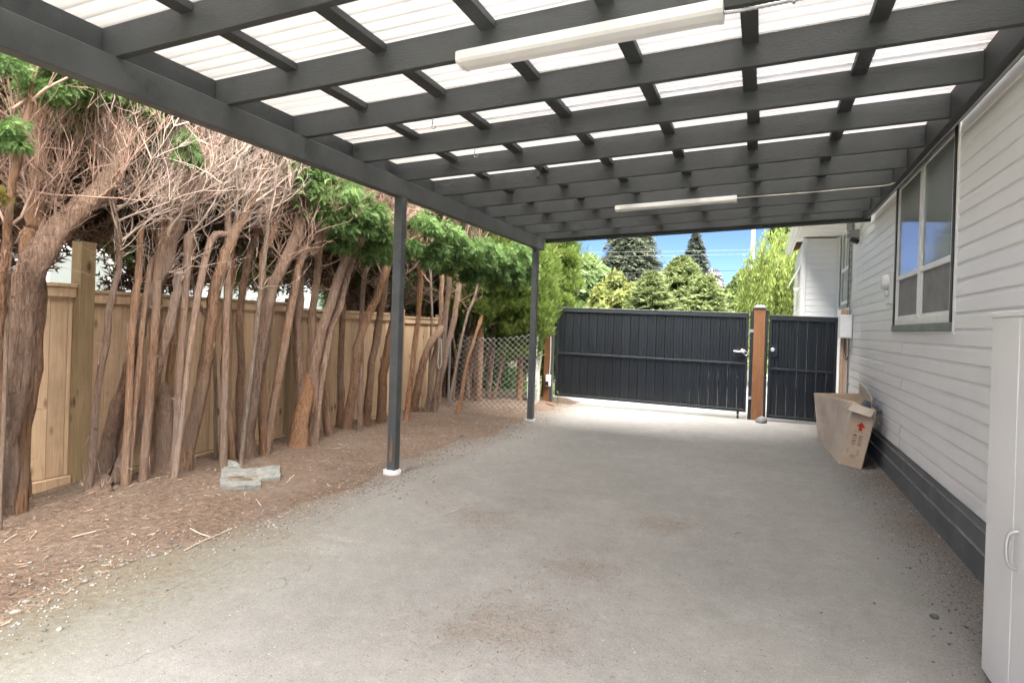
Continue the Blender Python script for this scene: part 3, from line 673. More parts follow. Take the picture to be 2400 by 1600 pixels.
gp = thing('gate_post', 'orange-brown timber post with grey cap between the two dark gates', 'post', (-.05, 11.5, 0))
MB().box((-.142, 11.395, -.02), (.042, 11.56, 1.905)).build('timber', 'cedar_post', gp, bevel=.005)
MB().box((-.16, 11.375, 1.906), (.06, 11.58, 1.935)).build('cap_base', 'gate_rail_top', gp, bevel=.004)
cx, cy = -.05, 11.478
MB().add([(-.145,11.39,1.936),(.045,11.39,1.936),(.045,11.566,1.936),(-.145,11.566,1.936),(cx-.06,cy-.05,1.975),(cx+.06,cy-.05,1.975),(cx+.06,cy+.05,1.975),(cx-.06,cy+.05,1.975)], [(0,1,5,4),(1,2,6,5),(2,3,7,6),(3,0,4,7),(4,5,6,7)]).build('cap', 'gate_rail_top', gp)
MB().box((-.198, 11.40, 0), (-.143, 11.455, 1.87)).build('steel_jamb', 'gate_rail', gp, bevel=.004)
MB().box((.043, 11.40, 0), (.088, 11.455, 1.89)).build('steel_jamb', 'gate_rail', gp, bevel=.004)
for z in (1.5, .35): MB().box((-.205, 11.388, z), (-.14, 11.398, z+.05)).build('bracket', 'galvanised', gp)
rp = thing('timber_post', 'pale weathered timber post between pedestrian gate and white siding', 'post', (1.24, 11.45, 0))
MB().box((1.19, 11.40, -.02), (1.237, 11.50, 1.93)).build('timber', 'pale_post', rp, bevel=.003); MB().box((1.240, 11.405, -.02), (1.29, 11.50, 1.925)).build('timber', 'pale_post', rp, bevel=.003)
lp = thing('hinge_post', 'orange-brown timber post with white keypad at the hedge end of the gate', 'post', (-3.86, 11.5, 0))
MB().box((-3.93, 11.42, -.02), (-3.815, 11.54, 1.72)).build('timber', 'cedar_post', lp, bevel=.004); MB().box((-3.812, 11.44, 0), (-3.752, 11.50, 1.75)).build('steel_jamb', 'gate_rail_top', lp, bevel=.003)
MB().box((-3.86, 11.35, .33), (-3.77, 11.418, .55)).build('keypad', 'metal_white', lp, bevel=.006); MB().box((-3.865, 11.345, .34), (-3.80, 11.349, .42)).build('keypad_face', 'black_iron', lp)
MB().tube(spline([(-3.80, 11.40, .55), (-3.79, 11.40, .9), (-3.80, 11.405, 1.3)], 4), .008, 6).build('keypad_wire', 'wire_white', lp)

# ------------------------------------------------------------------ white cabinet
cb = thing('storage_cabinet', 'tall plain white storage cabinet standing against the siding', 'cabinet', (1.14, 2.6, 0))
MB().box((.985, 1.75, 0), (1.33, 3.405, 1.60)).build('carcass', 'white_cabinet', cb, bevel=.003)
MB().box((.955, 1.73, 1.601), (1.333, 3.412, 1.625)).build('top_panel', 'white_cabinet', cb, bevel=.004)
for a, b in ((3.085, 3.408), (2.42, 3.08), (1.76, 2.415)):
    d = MB().box((.962, a, .02), (.984, b, 1.60)).build('door', 'white_cabinet', cb, bevel=.004)
    hp = atX(2385, 1290, .962); yy = hp.y if a > 3 else a+.06
    if a < 3: hp = Vector((.962, yy, hp.z))
    MB().tube(spline([(.963, yy, hp.z+.075), (.935, yy+.004, hp.z+.06), (.927, yy+.006, hp.z), (.935, yy+.004, hp.z-.06), (.963, yy, hp.z-.075)], 6), .0075, 8).build('handle', 'steel_handle', d)

# ------------------------------------------------------------------ timber fence behind the hedge
fence = thing('board_fence', 'tan cedar board fence standing behind the hedge trunks', 'fence', (-5.2, 5.8, 0))
FX = -5.22
random.seed(5)
panels = [(.95, 3.33, .11, 1.70), (3.47, 5.78, .06, 1.66), (5.92, 8.15, .04, 1.60), (8.27, 9.45, .03, 1.56)]
bm_ = {}
for (a, b, z0, z1) in panels:
    y = a
    while y < b-.02:
        w = min(.138, b-y)
        key = (round(w, 3), z0)
        if key not in bm_: bm_[key] = boxmesh('board', (.018, w-.003, z1-z0-.10), 'fence_wood', .003)
        place('board', bm_[key], fence, (FX+random.uniform(-.003, .003), y+w/2, (z0+z1)/2+.0))
        y += w
    MB().box((FX+.012, a, z0-.045), (FX+.05, b, z0+.045)).build('bottom_rail', 'fence_wood', fence, bevel=.003)
    MB().box((FX+.012, a, z1-.10), (FX+.045, b, z1-.02)).build('top_rail', 'fence_wood', fence, bevel=.003)
    MB().box((FX-.03, a, z1-.019), (FX+.06, b, z1+.012)).build('cap_rail', 'fence_wood', fence, bevel=.003)
for (y, h) in ((.88, 2.0), (3.40, 2.06), (5.85, 1.72), (8.21, 1.68), (9.50, 1.62)):
    MB().box((FX-.045, y-.062, -.1), (FX+.075, y+.062, h)).build('post', 'fence_post_wood', fence, bevel=.004)

# neighbouring house seen in glimpses
nb = thing('neighbour_house', 'pale blue-grey neighbouring house with white trim glimpsed behind the fence', 'house', (-11, 7, 0))
MB().box((-15, -6, -.05), (-10.2, 20, 4.2)).build('wall', 'neighbour_wall', nb)
MB().prism([(-9.6, 4.1), (-12.6, 5.6), (-15.6, 4.1), (-15.6, 4.0), (-12.6, 5.5), (-9.6, 4.0)], [lambda u, v: Vector((u, -6.4, v)), lambda u, v: Vector((u, 20.4, v))]).build('roof', 'roof_shingle', nb)
for y in (4.6, 6.0, 9, 12, 15.5):
    wf = MB().box((-10.2, y, 1.1), (-10.12, y+1.1, 2.5)).build('window', 'white_trim', nb); MB().box((-10.119, y+.1, 1.2), (-10.10, y+1.0, 2.4)).build('pane', 'glass', wf)
for k in range(30): MB().box((-10.199, -6, .2+k*.13), (-10.185, 20, .2+k*.13+.012)).build('siding_lip', 'white_trim', nb)

# ------------------------------------------------------------------ foliage meshes
def spray_mesh(name, m, n, rad, ln, mode, seed, squash=(1,1,1), nl=6):
    """a clump of flat scale-leaf sprays; mode: 'droop' or 'up'"""
    g = np.random.default_rng(seed)
    d = g.normal(size=(n,3)); d /= np.linalg.norm(d, axis=1)[:,None]
    nlobe = 9; lc = g.normal(size=(nlobe,3)); lc /= np.linalg.norm(lc, axis=1)[:,None]; lc *= rad*g.uniform(.25, 1.0, nlobe)[:,None]; lr = rad*g.uniform(.25, .55, nlobe)
    li = g.integers(0, nlobe, n); base = (lc[li]+d*(lr[li]*g.uniform(.2, 1, n)**.6)[:,None])*np.array(squash)
    if mode == 'droop': dr = d*.8 + np.array([.25, 0, -.55]) + g.normal(size=(n,3))*.35
    elif mode == 'up': dr = d*np.array([.75,.75,.3]) + np.array([0, 0, .8]) + g.normal(size=(n,3))*.25
    else: dr = d + g.normal(size=(n,3))*.4
    dr /= np.linalg.norm(dr, axis=1)[:,None]
    up = g.normal(size=(n,3)) + np.array([0,0,.6]); sd = np.cross(dr, up); sd /= np.linalg.norm(sd, axis=1)[:,None]
    nn = np.cross(sd, dr)
    L = ln*g.uniform(.6, 1.35, n); Vs = []; Fs = []; At = []; av = g.uniform(0, 1, n)
    def tri(a, b, c):
        i = sum(len(q) for q in Vs); Vs.append(np.concatenate([a, b, c])); k = np.arange(n)
        Fs.append(np.stack([i+k, i+k+n, i+k+2*n], 1)); At.append(np.clip(av+g.normal(0, .12, n), 0, 1))
    wst = .09*L[:,None]
    tip = base+dr*L[:,None] - np.array([0,0,1])*(.22*L[:,None] if mode == 'droop' else 0)
    tri(base-sd*wst*.5, base+sd*wst*.5, tip)
    for k in range(nl):
        tt = .12+.8*k/(nl-1); p = base+(tip-base)*tt
        ll = L*(.52*(1-tt*.62)); wv = .085*L[:,None]
        for s_ in (-1, 1):
            e = (dr*.75+sd*s_*.75+nn*g.normal(0, .18, n)[:,None]); e /= np.linalg.norm(e, axis=1)[:,None]
            q = p+e*ll[:,None]; o_ = np.cross(e, nn)*wv*.75
            tri(p-o_*.6, p+o_*.9, q)
    return npmesh(name, np.concatenate(Vs), np.concatenate(Fs), m, np.concatenate(At))
CED = [spray_mesh('foliage', 'cedar_leaf', 850, .27, .095, 'droop', 100+k, (1, 1, .8)) for k in range(4)]
CEDY = [spray_mesh('foliage', 'cedar_leaf_yellow', 160, .16, .10, 'droop', 130, (1, 1, .9))]
BIG = [spray_mesh('foliage', 'cedar_leaf', 900, .46, .17, 'droop', 110+k, (1, 1, 1), 4) for k in range(3)]
BROWN = [spray_mesh('foliage', 'cedar_dead', 900, .46, .17, 'up', 140+k, (1, 1, 1), 3) for k in range(2)]
ARB = [spray_mesh('foliage', 'arbor_leaf', 700, .27, .09, 'up', 120+k, (1, 1, 1.2), 5) for k in range(4)]

# ------------------------------------------------------------------ hedge trees
def twig_strokes(g, roots, dirs, lens, seg=4, curl=.5, r0=.004, upw=.25):
    """vectorised thin three-sided curved twigs -> V, F"""
    n = len(roots); P = [roots]; d = dirs.copy()
    for k in range(seg):
        d = d + g.normal(size=(n,3))*curl*.35 + np.array([0,0,upw*.3]); d /= np.linalg.norm(d, axis=1)[:,None]
        P.append(P[-1] + d*(lens/seg)[:,None])
    P = np.stack(P, 1)                                             # n, seg+1, 3
    t = P[:, -1]-P[:, 0]; a = np.cross(t, g.normal(size=(n,3))); a /= np.linalg.norm(a, axis=1)[:,None]; b = np.cross(t/np.linalg.norm(t, axis=1)[:,None], a)
    rr = (np.asarray(r0)*np.ones(n))[:,None]*np.linspace(1, .25, seg+1)[None]
    V = np.stack([P + (a*math.cos(q)+b*math.sin(q))[:,None]*rr[:,:,None] for q in (0, 2.094, 4.189)], 2).reshape(-1, 3)   # n, seg+1, 3 corners
    i = (np.arange(n)*(seg+1)*3)[:,None,None]; s_ = (np.arange(seg)*3)[None,:,None]; c = np.arange(3)[None,None,:]; c2 = (c+1) % 3
    Fq = np.stack([i+s_+c, i+s_+c2, i+s_+3+c2, i+s_+3+c], -1).reshape(-1, 4)
    return V, Fq, P
TREE_PAL = {'bark': 'twig', 'bark_pale': 'twig_pale'}
def stem_world(px, X0, X1, z_base=None):
    """photo pixels of a stem -> points; X runs from the base to the top with height"""
    b = atZ(px[0][0], px[0][1], .04); X0 = b.x if X0 is None else X0
    out = []; n = len(px)
    y0, y1 = px[0][1], px[-1][1]
    for (x, y) in px:
        t_ = (y0-y)/(y0-y1) if y0 != y1 else 0
        out.append(atX(x, y, X0+(X1-X0)*t_))
    return out
hedge_n = 0
def hedge_tree(label, stems, clumps=(), twn=260, seed=0, mat='bark', pale=.3, back=2, top=3, cuts=(), extra_top=None):
    """stems: list of (pixel path, base radius, top radius, X base or None, X top, crown-going?)"""
    global hedge_n
    g = np.random.default_rng(seed); rr = random.Random(seed)
    first = stem_world(*[stems[0][0], stems[0][3], stems[0][4]])
    root = thing('hedge_tree', label, 'tree', (first[0].x, first[0].y, 0), 'bare-trunked cedar hedge trees')
    tops = []; twV = []; twF = []; twO = 0; first_trunk = None; strips = []; low = []
    for (px, r0, r1, X0, X1, goes) in stems:
        W = stem_world(px, X0, X1); W[0].z = min(W[0].z, .03)
        W.insert(0, W[0] + (W[0]-W[1]).normalized()*.06) if px[0][1] > 900 else None
        if goes:                                                    # continue the stem up into the crown
            e = W[-1]; dv = (W[-1]-W[-2]).normalized(); dv = (dv*.6+Vector((0, 0, .7))).normalized()
            for q in range(3):
                dv = (dv + Vector((g.normal()*.12, g.normal()*.12, .1))).normalized(); W.append(W[-1]+dv*.42)
        S = spline(W, 5); n = len(S)
        rad = [r0+(r1-r0)*(i/(n-1)) for i in range(n)]
        if goes: rad = [r*(1 if i < n-16 else max(.25, 1-(i-(n-16))/20)) for i, r in enumerate(rad)]
        if px[0][1] > 900:
            for i in range(min(11, n)): rad[i] *= 1+((1.7, 1.7, 1.7, 1.65, 1.6, 1.5, 1.24, 1.12, 1.07, 1.04, 1.02)[i]-1)*(.5 if r0 > .08 else 1)
        S = [p + Vector((g.normal()*.006, g.normal()*.006, 0))*min(1, r/.04) for p, r in zip(S, rad)]
        wa, wb, wp_ = rr.uniform(0, 6.3), rr.uniform(0, 6.3), min(.010, .005+r0*.06)
        S = [p+Vector((math.sin(i*.55+wa)*wp_+math.sin(i*1.3+wb)*wp_*.4, math.cos(i*.48+wb)*wp_+math.sin(i*1.1+wa)*wp_*.4, 0))*min(1, i/8) for i, p in enumerate(S)]
        for q in range(rr.randrange(1, 5)):                          # knots
            i = rr.randrange(2, max(3, n-1)); rad[i] *= rr.uniform(1.08, 1.28)
        part = 'trunk' if first_trunk is None else 'stem'
        o = MB().tube(S, rad, 20 if r0 > .04 else 10, jit=.05, rng=rr, ridge=.24).build(part, mat if r0 > .022 else 'bark_pale', root, fixn=False)
        first_trunk = first_trunk or o
        for q in range(int(16+r0*900)):                              # peeling strips and dead stubs
            i = rr.randrange(1, max(2, n-2)); t_ = (S[min(i+1, n-1)]-S[i-1]).normalized(); a = t_.orthogonal().normalized(); a = Quaternion(t_, rr.uniform(0, 6.28)) @ a
            if rr.random() < .6:
                p0 = S[i]+a*rad[i]*.98; Ls = rr.uniform(.04, .2); strips.append((p0, (t_*rr.choice((-1, 1))+a*rr.uniform(.02,.22)).normalized(), Ls, rr.uniform(.0015, .0045)))
            else:
                strips.append((S[i]+a*rad[i]*.8, (a+t_*rr.uniform(-.1,.8)).normalized(), rr.uniform(.02, .09), rr.uniform(.0015, .004)))
        if goes is False:
            tp, dd = S[-1], (S[-1]-S[-2]).normalized(); a = dd.orthogonal().normalized(); b = dd.cross(a)
            if r1 > .012: MB().add([tp+dd*.002+(a*math.cos(q)+b*math.sin(q))*r1*.93 for q in np.linspace(0, 2*math.pi, 11)[:-1]], [tuple(range(10))]).build('cut_face', 'cut_wood', o)
        for p, r in zip(S, rad):
            if p.z > 2.0: tops.append((p, r, goes))
            elif p.z > 1.65 and goes: low.append(p)
    if strips:
        V, Fq, P_ = twig_strokes(g, np.array([tuple(q[0]) for q in strips]), np.array([tuple(q[1]) for q in strips]), np.array([q[2] for q in strips]), 3, .22, np.array([q[3] for q in strips]), .0)
        place('bark_shreds', npmesh('bark_shreds', V-np.array(root.location), Fq, 'twig_pale' if pale > .6 else 'twig'), root)['kind'] = 'stuff'
    # side limbs and twigs
    if len([1 for q in tops if q[2]]) > 2 and twn:
        T = np.array([tuple(p) for p, r, q in tops if q or p.z > 2.1]); 
        nb_ = max(14, twn//14); ii = g.integers(0, len(T), nb_); roots = T[ii]
        roots = roots[np.argsort(roots[:,2])]
        d = g.normal(size=(nb_,3))*np.array([.8,.8,.35]) + np.array([.22,.10,.80]); d /= np.linalg.norm(d, axis=1)[:,None]
        V, Fq, P = twig_strokes(g, roots, d, g.uniform(.45, 1.05, nb_), 6, .5, g.uniform(.007, .015, nb_), .35)
        twV.append(V); twF.append(Fq); off = len(V)
        for (cnt, lo, hi, r_, up) in ((twn, .2, .6, .0036, .6), (twn*5, .08, .32, .0019, .5)):
            k = g.integers(0, P.shape[0], cnt); s_ = g.integers(1, P.shape[1], cnt); base = P[k, s_]
            d2 = (P[k, s_]-P[k, s_-1]); d2 /= np.linalg.norm(d2, axis=1)[:,None]; d2 = d2*.7 + g.normal(size=(cnt,3))*np.array([.55,.55,.4]) + np.array([.12,0,.45]); d2 /= np.linalg.norm(d2, axis=1)[:,None]
            V, Fq, P = twig_strokes(g, base, d2, g.uniform(lo, hi, cnt), 4, .8, r_*g.uniform(.7, 1.4, cnt), up)
            twV.append(V); twF.append(Fq+off); off += len(V)
        lowT = np.array([tuple(p) for p in low]) if low else None
        if lowT is not None and len(lowT) > 3:
            cnt = 16; base = lowT[g.integers(0, len(lowT), cnt)]; d3 = g.normal(size=(cnt,3))*np.array([.8,.9,.3])+np.array([.25,.1,.5]); d3 /= np.linalg.norm(d3, axis=1)[:,None]
            V, Fq, P = twig_strokes(g, base, d3, g.uniform(.15, .7, cnt), 6, .9, g.uniform(.002, .006, cnt), .5); twV.append(V); twF.append(Fq+off); off += len(V)
            k = g.integers(0, cnt, 50); s2 = g.integers(1, P.shape[1], 50); d4 = g.normal(size=(50,3))*.6+np.array([.1,0,.5]); d4 /= np.linalg.norm(d4, axis=1)[:,None]
            V, Fq, P = twig_strokes(g, P[k, s2], d4, g.uniform(.06, .25, 50), 4, .8, .0018, .5); twV.append(V); twF.append(Fq+off); off += len(V)
        Vt = np.concatenate(twV) - np.array(root.location); place('twigs', npmesh('twigs', Vt, np.concatenate(twF), 'twig_pale' if pale > .6 else 'twig'), root)['kind'] = 'stuff'
    for c in clumps:
        x, y, X, s_ = c[:4]; me = CEDY[0] if len(c) > 4 and c[4] == 'y' else CED[rr.randrange(4)]
        place('foliage', me, root, atX(x, y, X), (rr.uniform(-.25,.25), rr.uniform(-.25,.25), rr.uniform(-.5,.5)), s_)
    cx, cy = first[0].x, first[0].y
    if extra_top is not None: cy = extra_top
    for k in range(back):                                            # neighbour's side of the crown, down behind the fence top
        place('foliage', BROWN[rr.randrange(2)] if k < 2 else BIG[rr.randrange(3)], root, (-6.05+rr.uniform(-.3, .2), cy+.35+rr.uniform(-.5,.5), 2.25+k*.62+rr.uniform(-.15,.15)), (0, 0, rr.uniform(0, 6.28)), rr.uniform(.95, 1.3))
    for k in range(top):
        place('foliage', BIG[rr.randrange(3)], root, (-4.95+rr.uniform(-.5, .35), cy+.5+rr.uniform(-.5,.5), 3.55+k*.5+rr.uniform(-.2,.2)), (0, 0, rr.uniform(0, 6.28)), rr.uniform(1.0, 1.4))
    hedge_n += 1
    return root

hedge_tree('thickest hedge trunk with a heavy limb forking towards the post-topped fence panel',
  [([(2,1215),(24,978),(43,787),(68,660),(95,590),(132,542),(172,506),(214,464),(260,414),(287,337)], .100, .05, None, -4.45, True),
   ([(52,740),(66,620),(76,540),(84,464),(96,330)], .066, .03, -4.78, -4.82, True),
   ([(48,1190),(62,1000),(85,780),(98,650)], .045, .035, None, -4.95, True),
   ([(-12,1230),(-2,900),(5,700),(14,560),(30,430),(60,300)], .028, .018, None, -4.3, True),
   ([(20,620),(22,520),(30,440)], .014, .01, -4.5, -4.5, True)],
  [(10,135,-4.2,.42),(95,190,-4.3,.5),(130,170,-4.35,.6),(165,165,-4.35,.65),(205,185,-4.4,.65),(255,195,-4.4,.6),(130,215,-4.45,.45),(15,315,-4.3,.42),(0,450,-4.3,.4,'y'),(235,215,-4.45,.45)], 560, 1, back=3)
hedge_tree('cluster of leaning stems with sawn-off stubs and a fresh stump cut at its foot',
  [([(238,1128),(275,980),(310,830),(345,720),(385,620),(405,560),(440,480),(462,410)], .062, .036, None, -4.5, True),
   ([(300,860),(312,760),(325,640),(331,519)], .032, .024, -4.80, -4.72, False),
   ([(350,700),(372,640),(392,560),(405,497)], .036, .026, -4.74, -4.62, False),
   ([(262,1140),(330,980),(385,800),(418,660),(428,640)], .045, .035, None, -4.62, None),
   ([(424,655),(440,600),(455,556)], .03, .024, -4.63, -4.58, False),
   ([(424,650),(480,605),(540,545),(572,490),(590,400)], .034, .018, -4.62, -4.4, True),
   ([(205,1165),(235,900),(262,700),(282,605),(272,520),(265,455)], .028, .012, None, -4.6, True),
   ([(232,1160),(236,1128)], .075, .068, None, -4.95, False),
   ([(310,760),(345,660),(372,600),(380,520)], .026, .014, -4.8, -4.72, True)],
  [(440,350,-4.2,.5),(455,375,-4.2,.35),(335,240,-4.35,.5),(385,225,-4.35,.5),(300,265,-4.45,.45),(410,245,-4.4,.4)], 760, 2, pale=.8)
hedge_tree('short stout hedge trunk dividing low beside the fence between two leaning trunks',
  [([(388,1118),(382,1000),(376,900)], .078, .068, None, -4.98, None),
   ([(372,920),(366,850),(372,700),(378,560),(395,440)], .045, .03, -4.98, -4.85, True),
   ([(385,930),(402,830),(412,760),(430,690),(450,560),(470,430)], .034, .024, -4.98, -4.8, True)],
  [], 360, 3)
hedge_tree('slim straight hedge trunk leaning over the broken slab of concrete',
  [([(434,1110),(460,960),(490,800),(515,650),(540,560),(575,500),(600,440),(622,350)], .062, .032, None, -4.4, True),
   ([(540,565),(535,480),(520,400),(525,330)], .034, .018, -4.6, -4.45, True),
   ([(585,480),(640,420),(660,360)], .022, .012, -4.5, -4.35, True)],
  [], 640, 4, pale=.8)
hedge_tree('group of thin dark stems with torn bark rising behind the broken slab',
  [([(545,1085),(535,960),(528,860),(530,760),(545,640)], .042, .03, None, -4.95, True),
   ([(560,1060),(566,900),(560,760),(575,640),(600,540)], .04, .03, None, -4.9, True),
   ([(528,1100),(520,985)], .026, .02, None, -4.9, False),
   ([(512,900),(500,800),(470,720),(455,690)], .018, .010, -5.0, -5.05, True)],
  [(640,290,-4.4,.25)], 300, 5)
hedge_tree('thick reddish hedge trunk with thin wire wound round it and a forked top',
  [([(580,1085),(585,1000),(605,850),(625,740),(650,650),(690,560),(720,480),(735,430)], .076, .035, None, -4.45, True),
   ([(635,700),(700,625),(738,590),(748,520)], .044, .028, -4.68, -4.5, True),
   ([(625,740),(615,640),(640,540),(650,440)], .04, .025, -4.7, -4.6, True)],
  [(700,395,-4.3,.35),(740,420,-4.25,.5)], 560, 6)
hedge_tree('broad hedge trunk dividing low into a fan of upright stems',
  [([(697,1055),(712,950),(728,880)], .105, .07, None, -4.75, None),
   ([(712,930),(700,800),(702,680),(705,600)], .05, .034, -4.78, -4.75, True),
   ([(722,910),(732,760),(742,660),(748,600)], .042, .03, -4.78, -4.7, True),
   ([(728,920),(745,820),(775,720),(800,630),(835,555),(862,500)], .06, .036, -4.76, -4.4, True),
   ([(735,930),(765,810),(795,720),(822,620),(868,540)], .052, .03, -4.75, -4.45, True),
   ([(722,1000),(750,880),(770,800)], .026, .018, -4.7, -4.65, True)],
  [(760,440,-4.2,.75),(800,455,-4.15,.75),(845,480,-4.1,.7),(795,500,-4.2,.8),(755,490,-4.3,.6),(840,520,-4.15,.65),(885,510,-4.1,.6)], 460, 7)
hedge_tree('short dark stump-like stem with scarred bark beside the broad fan-shaped trunk',
  [([(772,1030),(762,940),(756,890),(752,830)], .042, .034, None, -4.95, False),
   ([(795,1010),(800,850),(806,700),(812,600)], .04, .03, None, -4.95, True)],
  [(790,560,-4.4,.6),(835,575,-4.4,.6),(880,560,-4.2,.65)], 200, 8)
hedge_tree('slim hedge trunk with dark knots bending towards the carport post',
  [([(810,1015),(830,880),(850,780),(880,700),(905,640),(935,560)], .055, .034, None, -4.4, True),
   ([(850,790),(850,700),(862,620)], .035, .024, -4.7, -4.65, True)],
  [(870,600,-4.4,.45),(900,540,-4.1,.6)], 260, 9)
hedge_tree('pair of straight hedge stems standing just behind the carport post',
  [([(858,1005),(866,900),(886,780),(902,650),(915,560)], .055, .034, None, -4.5, True),
   ([(892,995),(900,880),(918,770),(935,680)], .062, .04, None, -4.5, True)],
  [(905,590,-4.3,.6),(985,520,-4.1,.6),(970,580,-4.2,.6)], 240, 10)
hedge_tree('hedge trunk curving upward with a white rope loop hanging from it',
  [([(965,968),(985,880),(1008,810),(1036,768)], .062, .05, None, -4.75, None),
   ([(1022,790),(1046,735),(1050,650),(1046,570)], .042, .03, -4.77, -4.55, True),
   ([(1008,830),(1012,740),(1008,650),(1015,580)], .02, .014, -4.85, -4.85, True),
   ([(960,730),(985,690),(982,610),(985,540)], .035, .025, -4.6, -4.4, True)],
  [(1010,530,-3.95,.65),(1050,545,-3.9,.7),(1030,590,-4.0,.7),(1075,600,-3.95,.7),(1000,600,-4.1,.65),(1080,560,-3.9,.65),(1060,640,-4.0,.3,'y'),(1045,625,-4.1,.5)], 260, 11)
hedge_tree('dark reddish hedge trunk standing at the end of the board fence',
  [([(1012,966),(1035,870),(1052,800),(1068,720),(1078,640)], .058, .034, None, -4.6, True),
   ([(1000,968),(1012,880),(1030,760),(1035,640)], .045, .03, None, -4.85, True),
   ([(1055,800),(1090,760),(1110,700),(1125,630)], .022, .014, -4.8, -4.5, True)],
  [(1100,590,-3.85,.75),(1125,580,-3.85,.7),(1110,630,-3.9,.7),(1150,615,-3.85,.7),(1090,640,-4.0,.6),(1140,640,-3.95,.6)], 240, 12)
hedge_tree('thin grey stems fanning out beside the chain-link mesh',
  [([(1072,972),(1095,850),(1120,770),(1150,690),(1165,620)], .03, .018, None, -4.6, True),
   ([(1085,965),(1120,800),(1140,700),(1150,600)], .024, .015, -5.2, -4.8, True),
   ([(1095,960),(1110,820),(1112,700),(1125,600)], .03, .02, -5.4, -5.3, True),
   ([(1120,800),(1165,735),(1200,680)], .014, .008, -4.9, -4.6, True)],
  [(1165,595,-3.85,.75),(1190,610,-3.8,.75),(1175,645,-3.85,.7),(1210,640,-3.8,.7),(1150,660,-4.0,.55),(1205,665,-3.85,.5)], 260, 13)
hedge_tree('dark crooked stems deep behind the chain-link mesh',
  [([(1140,960),(1150,850),(1185,740),(1205,650)], .04, .025, -5.6, -5.2, True),
   ([(1180,955),(1170,850),(1195,760),(1230,700)], .03, .02, -5.6, -5.0, True),
   ([(1205,950),(1215,830),(1210,720),(1215,640)], .034, .025, -5.8, -5.6, True),
   ([(1235,940),(1228,830),(1240,740),(1236,660)], .03, .02, -5.4, -5.2, True)],
  [(1220,600,-3.85,.8),(1240,640,-3.8,.75),(1225,580,-3.9,.7),(1238,610,-3.8,.7)], 420, 14)
# trees of the same row before the frame's left edge, whose crowns reach overhead
for k, (yy, lab) in enumerate(((1.5, 'hedge tree whose crown hangs over the near end of the beam'), (.4, 'hedge tree beyond the near end of the fence, seen only by its crown'))):
    hedge_tree(lab, [([(2,1215),(24,978),(43,787),(72,643),(77,560)], .09, .06, None, -4.72, True)], [], 200, 20+k, extra_top=yy).location.y = yy
# thicken the crown overhead and on the far side along the whole row
rr = random.Random(3)
roots = [o for o in COL.objects if o.name.startswith('hedge_tree')]
for i in range(64):
    y = 1.0+10.4*rr.random(); r = min(roots, key=lambda o: abs(o.location.y-y+.4)); 
    place('foliage', BROWN[rr.randrange(2)] if i % 3 else BIG[rr.randrange(3)], r, (rr.uniform(-6.7,-5.85), y, rr.uniform(2.25 if y > 3.6 else 2.5, 4.4)), (0, 0, rr.uniform(0, 6.28)), rr.uniform(1.0, 1.5))
for i in range(46):
    y = 1.0+10.2*rr.random(); r = min(roots, key=lambda o: abs(o.location.y-y+.4)); 
    place('foliage', BIG[rr.randrange(3)], r, (rr.uniform(-5.4,-4.5), y, rr.uniform(3.4, 4.7)), (0, 0, rr.uniform(0, 6.28)), rr.uniform(.9, 1.4))

# ------------------------------------------------------------------ arborvitae at the gate end
def arbor(label, x, y, h, r, seed, lo=.55, n=46):
    rr = random.Random(seed); a = thing('arborvitae', label, 'tree', (x, y, 0), 'clipped arborvitae at the gate')
    MB().tube([(x, y, -.05), (x+.02, y, h*.5), (x, y, h*.9)], [.07, .05, .015], 8, jit=.1).build('trunk', 'bark', a)
    for k in range(n):
        z = lo+(h-lo)*((k+.5)/n); q = (z-lo)/(h-lo); R = r*(min(1, .55+q*1.6) if q < .3 else 1)*(1-max(0, q-.55)**1.6*1.8)
        an = k*2.399; R = max(R, .08)
        place('foliage', ARB[rr.randrange(4)], a, (x+R*math.cos(an), y+R*math.sin(an), z), (rr.uniform(-.2,.2), rr.uniform(-.2,.2), rr.uniform(0,6.28)), rr.uniform(.75, 1.15))
    return a
arbor('bright green clipped arborvitae beside the wide gate', -4.28, 11.05, 3.75, .42, 31, 1.0, 90)
arbor('bright green clipped arborvitae behind the wide gate end', -4.2, 12.3, 4.15, .50, 32, .5, 90)
arbor('bright green arborvitae behind the leaning chain-link mesh', -4.75, 10.2, 3.9, .45, 33, 1.7, 44)
# straggling low growth at the foot of the timber post
sg = thing('low_shrub', 'scrappy green seedling growing at the foot of the hinge post', 'shrub', (-4.02, 11.3, 0))
for k in range(7): place('foliage', ARB[k % 4], sg, (-4.03+rr.uniform(-.05,.05), 11.28+rr.uniform(-.06,.06), .10+k*.10), (0,0,k), .38-.02*k)
MB().tube([(-4.02, 11.3, -.03), (-4.03, 11.28, .7)], [.012, .006], 6).build('stem', 'bark', sg)

# ------------------------------------------------------------------ chain-link
def chain(label, A, B, h, lean, pitch_, seed):
    g = random.Random(seed); A = Vector(A); B = Vector(B); L = (B-A).length; u = (B-A)/L; nrm = Vector((-u.y, u.x, 0))
    root = thing('chain_link_mesh', label, 'fence', tuple((A+B)/2), 'loose chain-link mesh')
    nw = int(L/pitch_); nz = int(h/(pitch_*.95)); mb = MB()
    def pt(s_, z):
        bulge = .05*math.sin(s_*3+1)*math.sin(z*2.2) + .03*math.sin(z*5+s_*4)
        return A + u*(s_+lean*(z/h)+.015*math.sin(z*6+s_*3)) + nrm*(bulge) + Vector((0, 0, z*(1-.06*math.sin(s_*2.2+.5))))
    for i in range(nw):
        pts = []
        for j in range(nz+1):
            s_ = i*pitch_ + pitch_*.5*(1 if (i+j) % 2 else -1); pts.append(pt(s_, .015+j*h/nz) + nrm*(.003 if (i+j) % 2 else -.003))
        mb.tube(pts, .0027, 4, smooth=False)
    mb.build('wire_mesh', 'chain_wire', root, fixn=False)
    return root
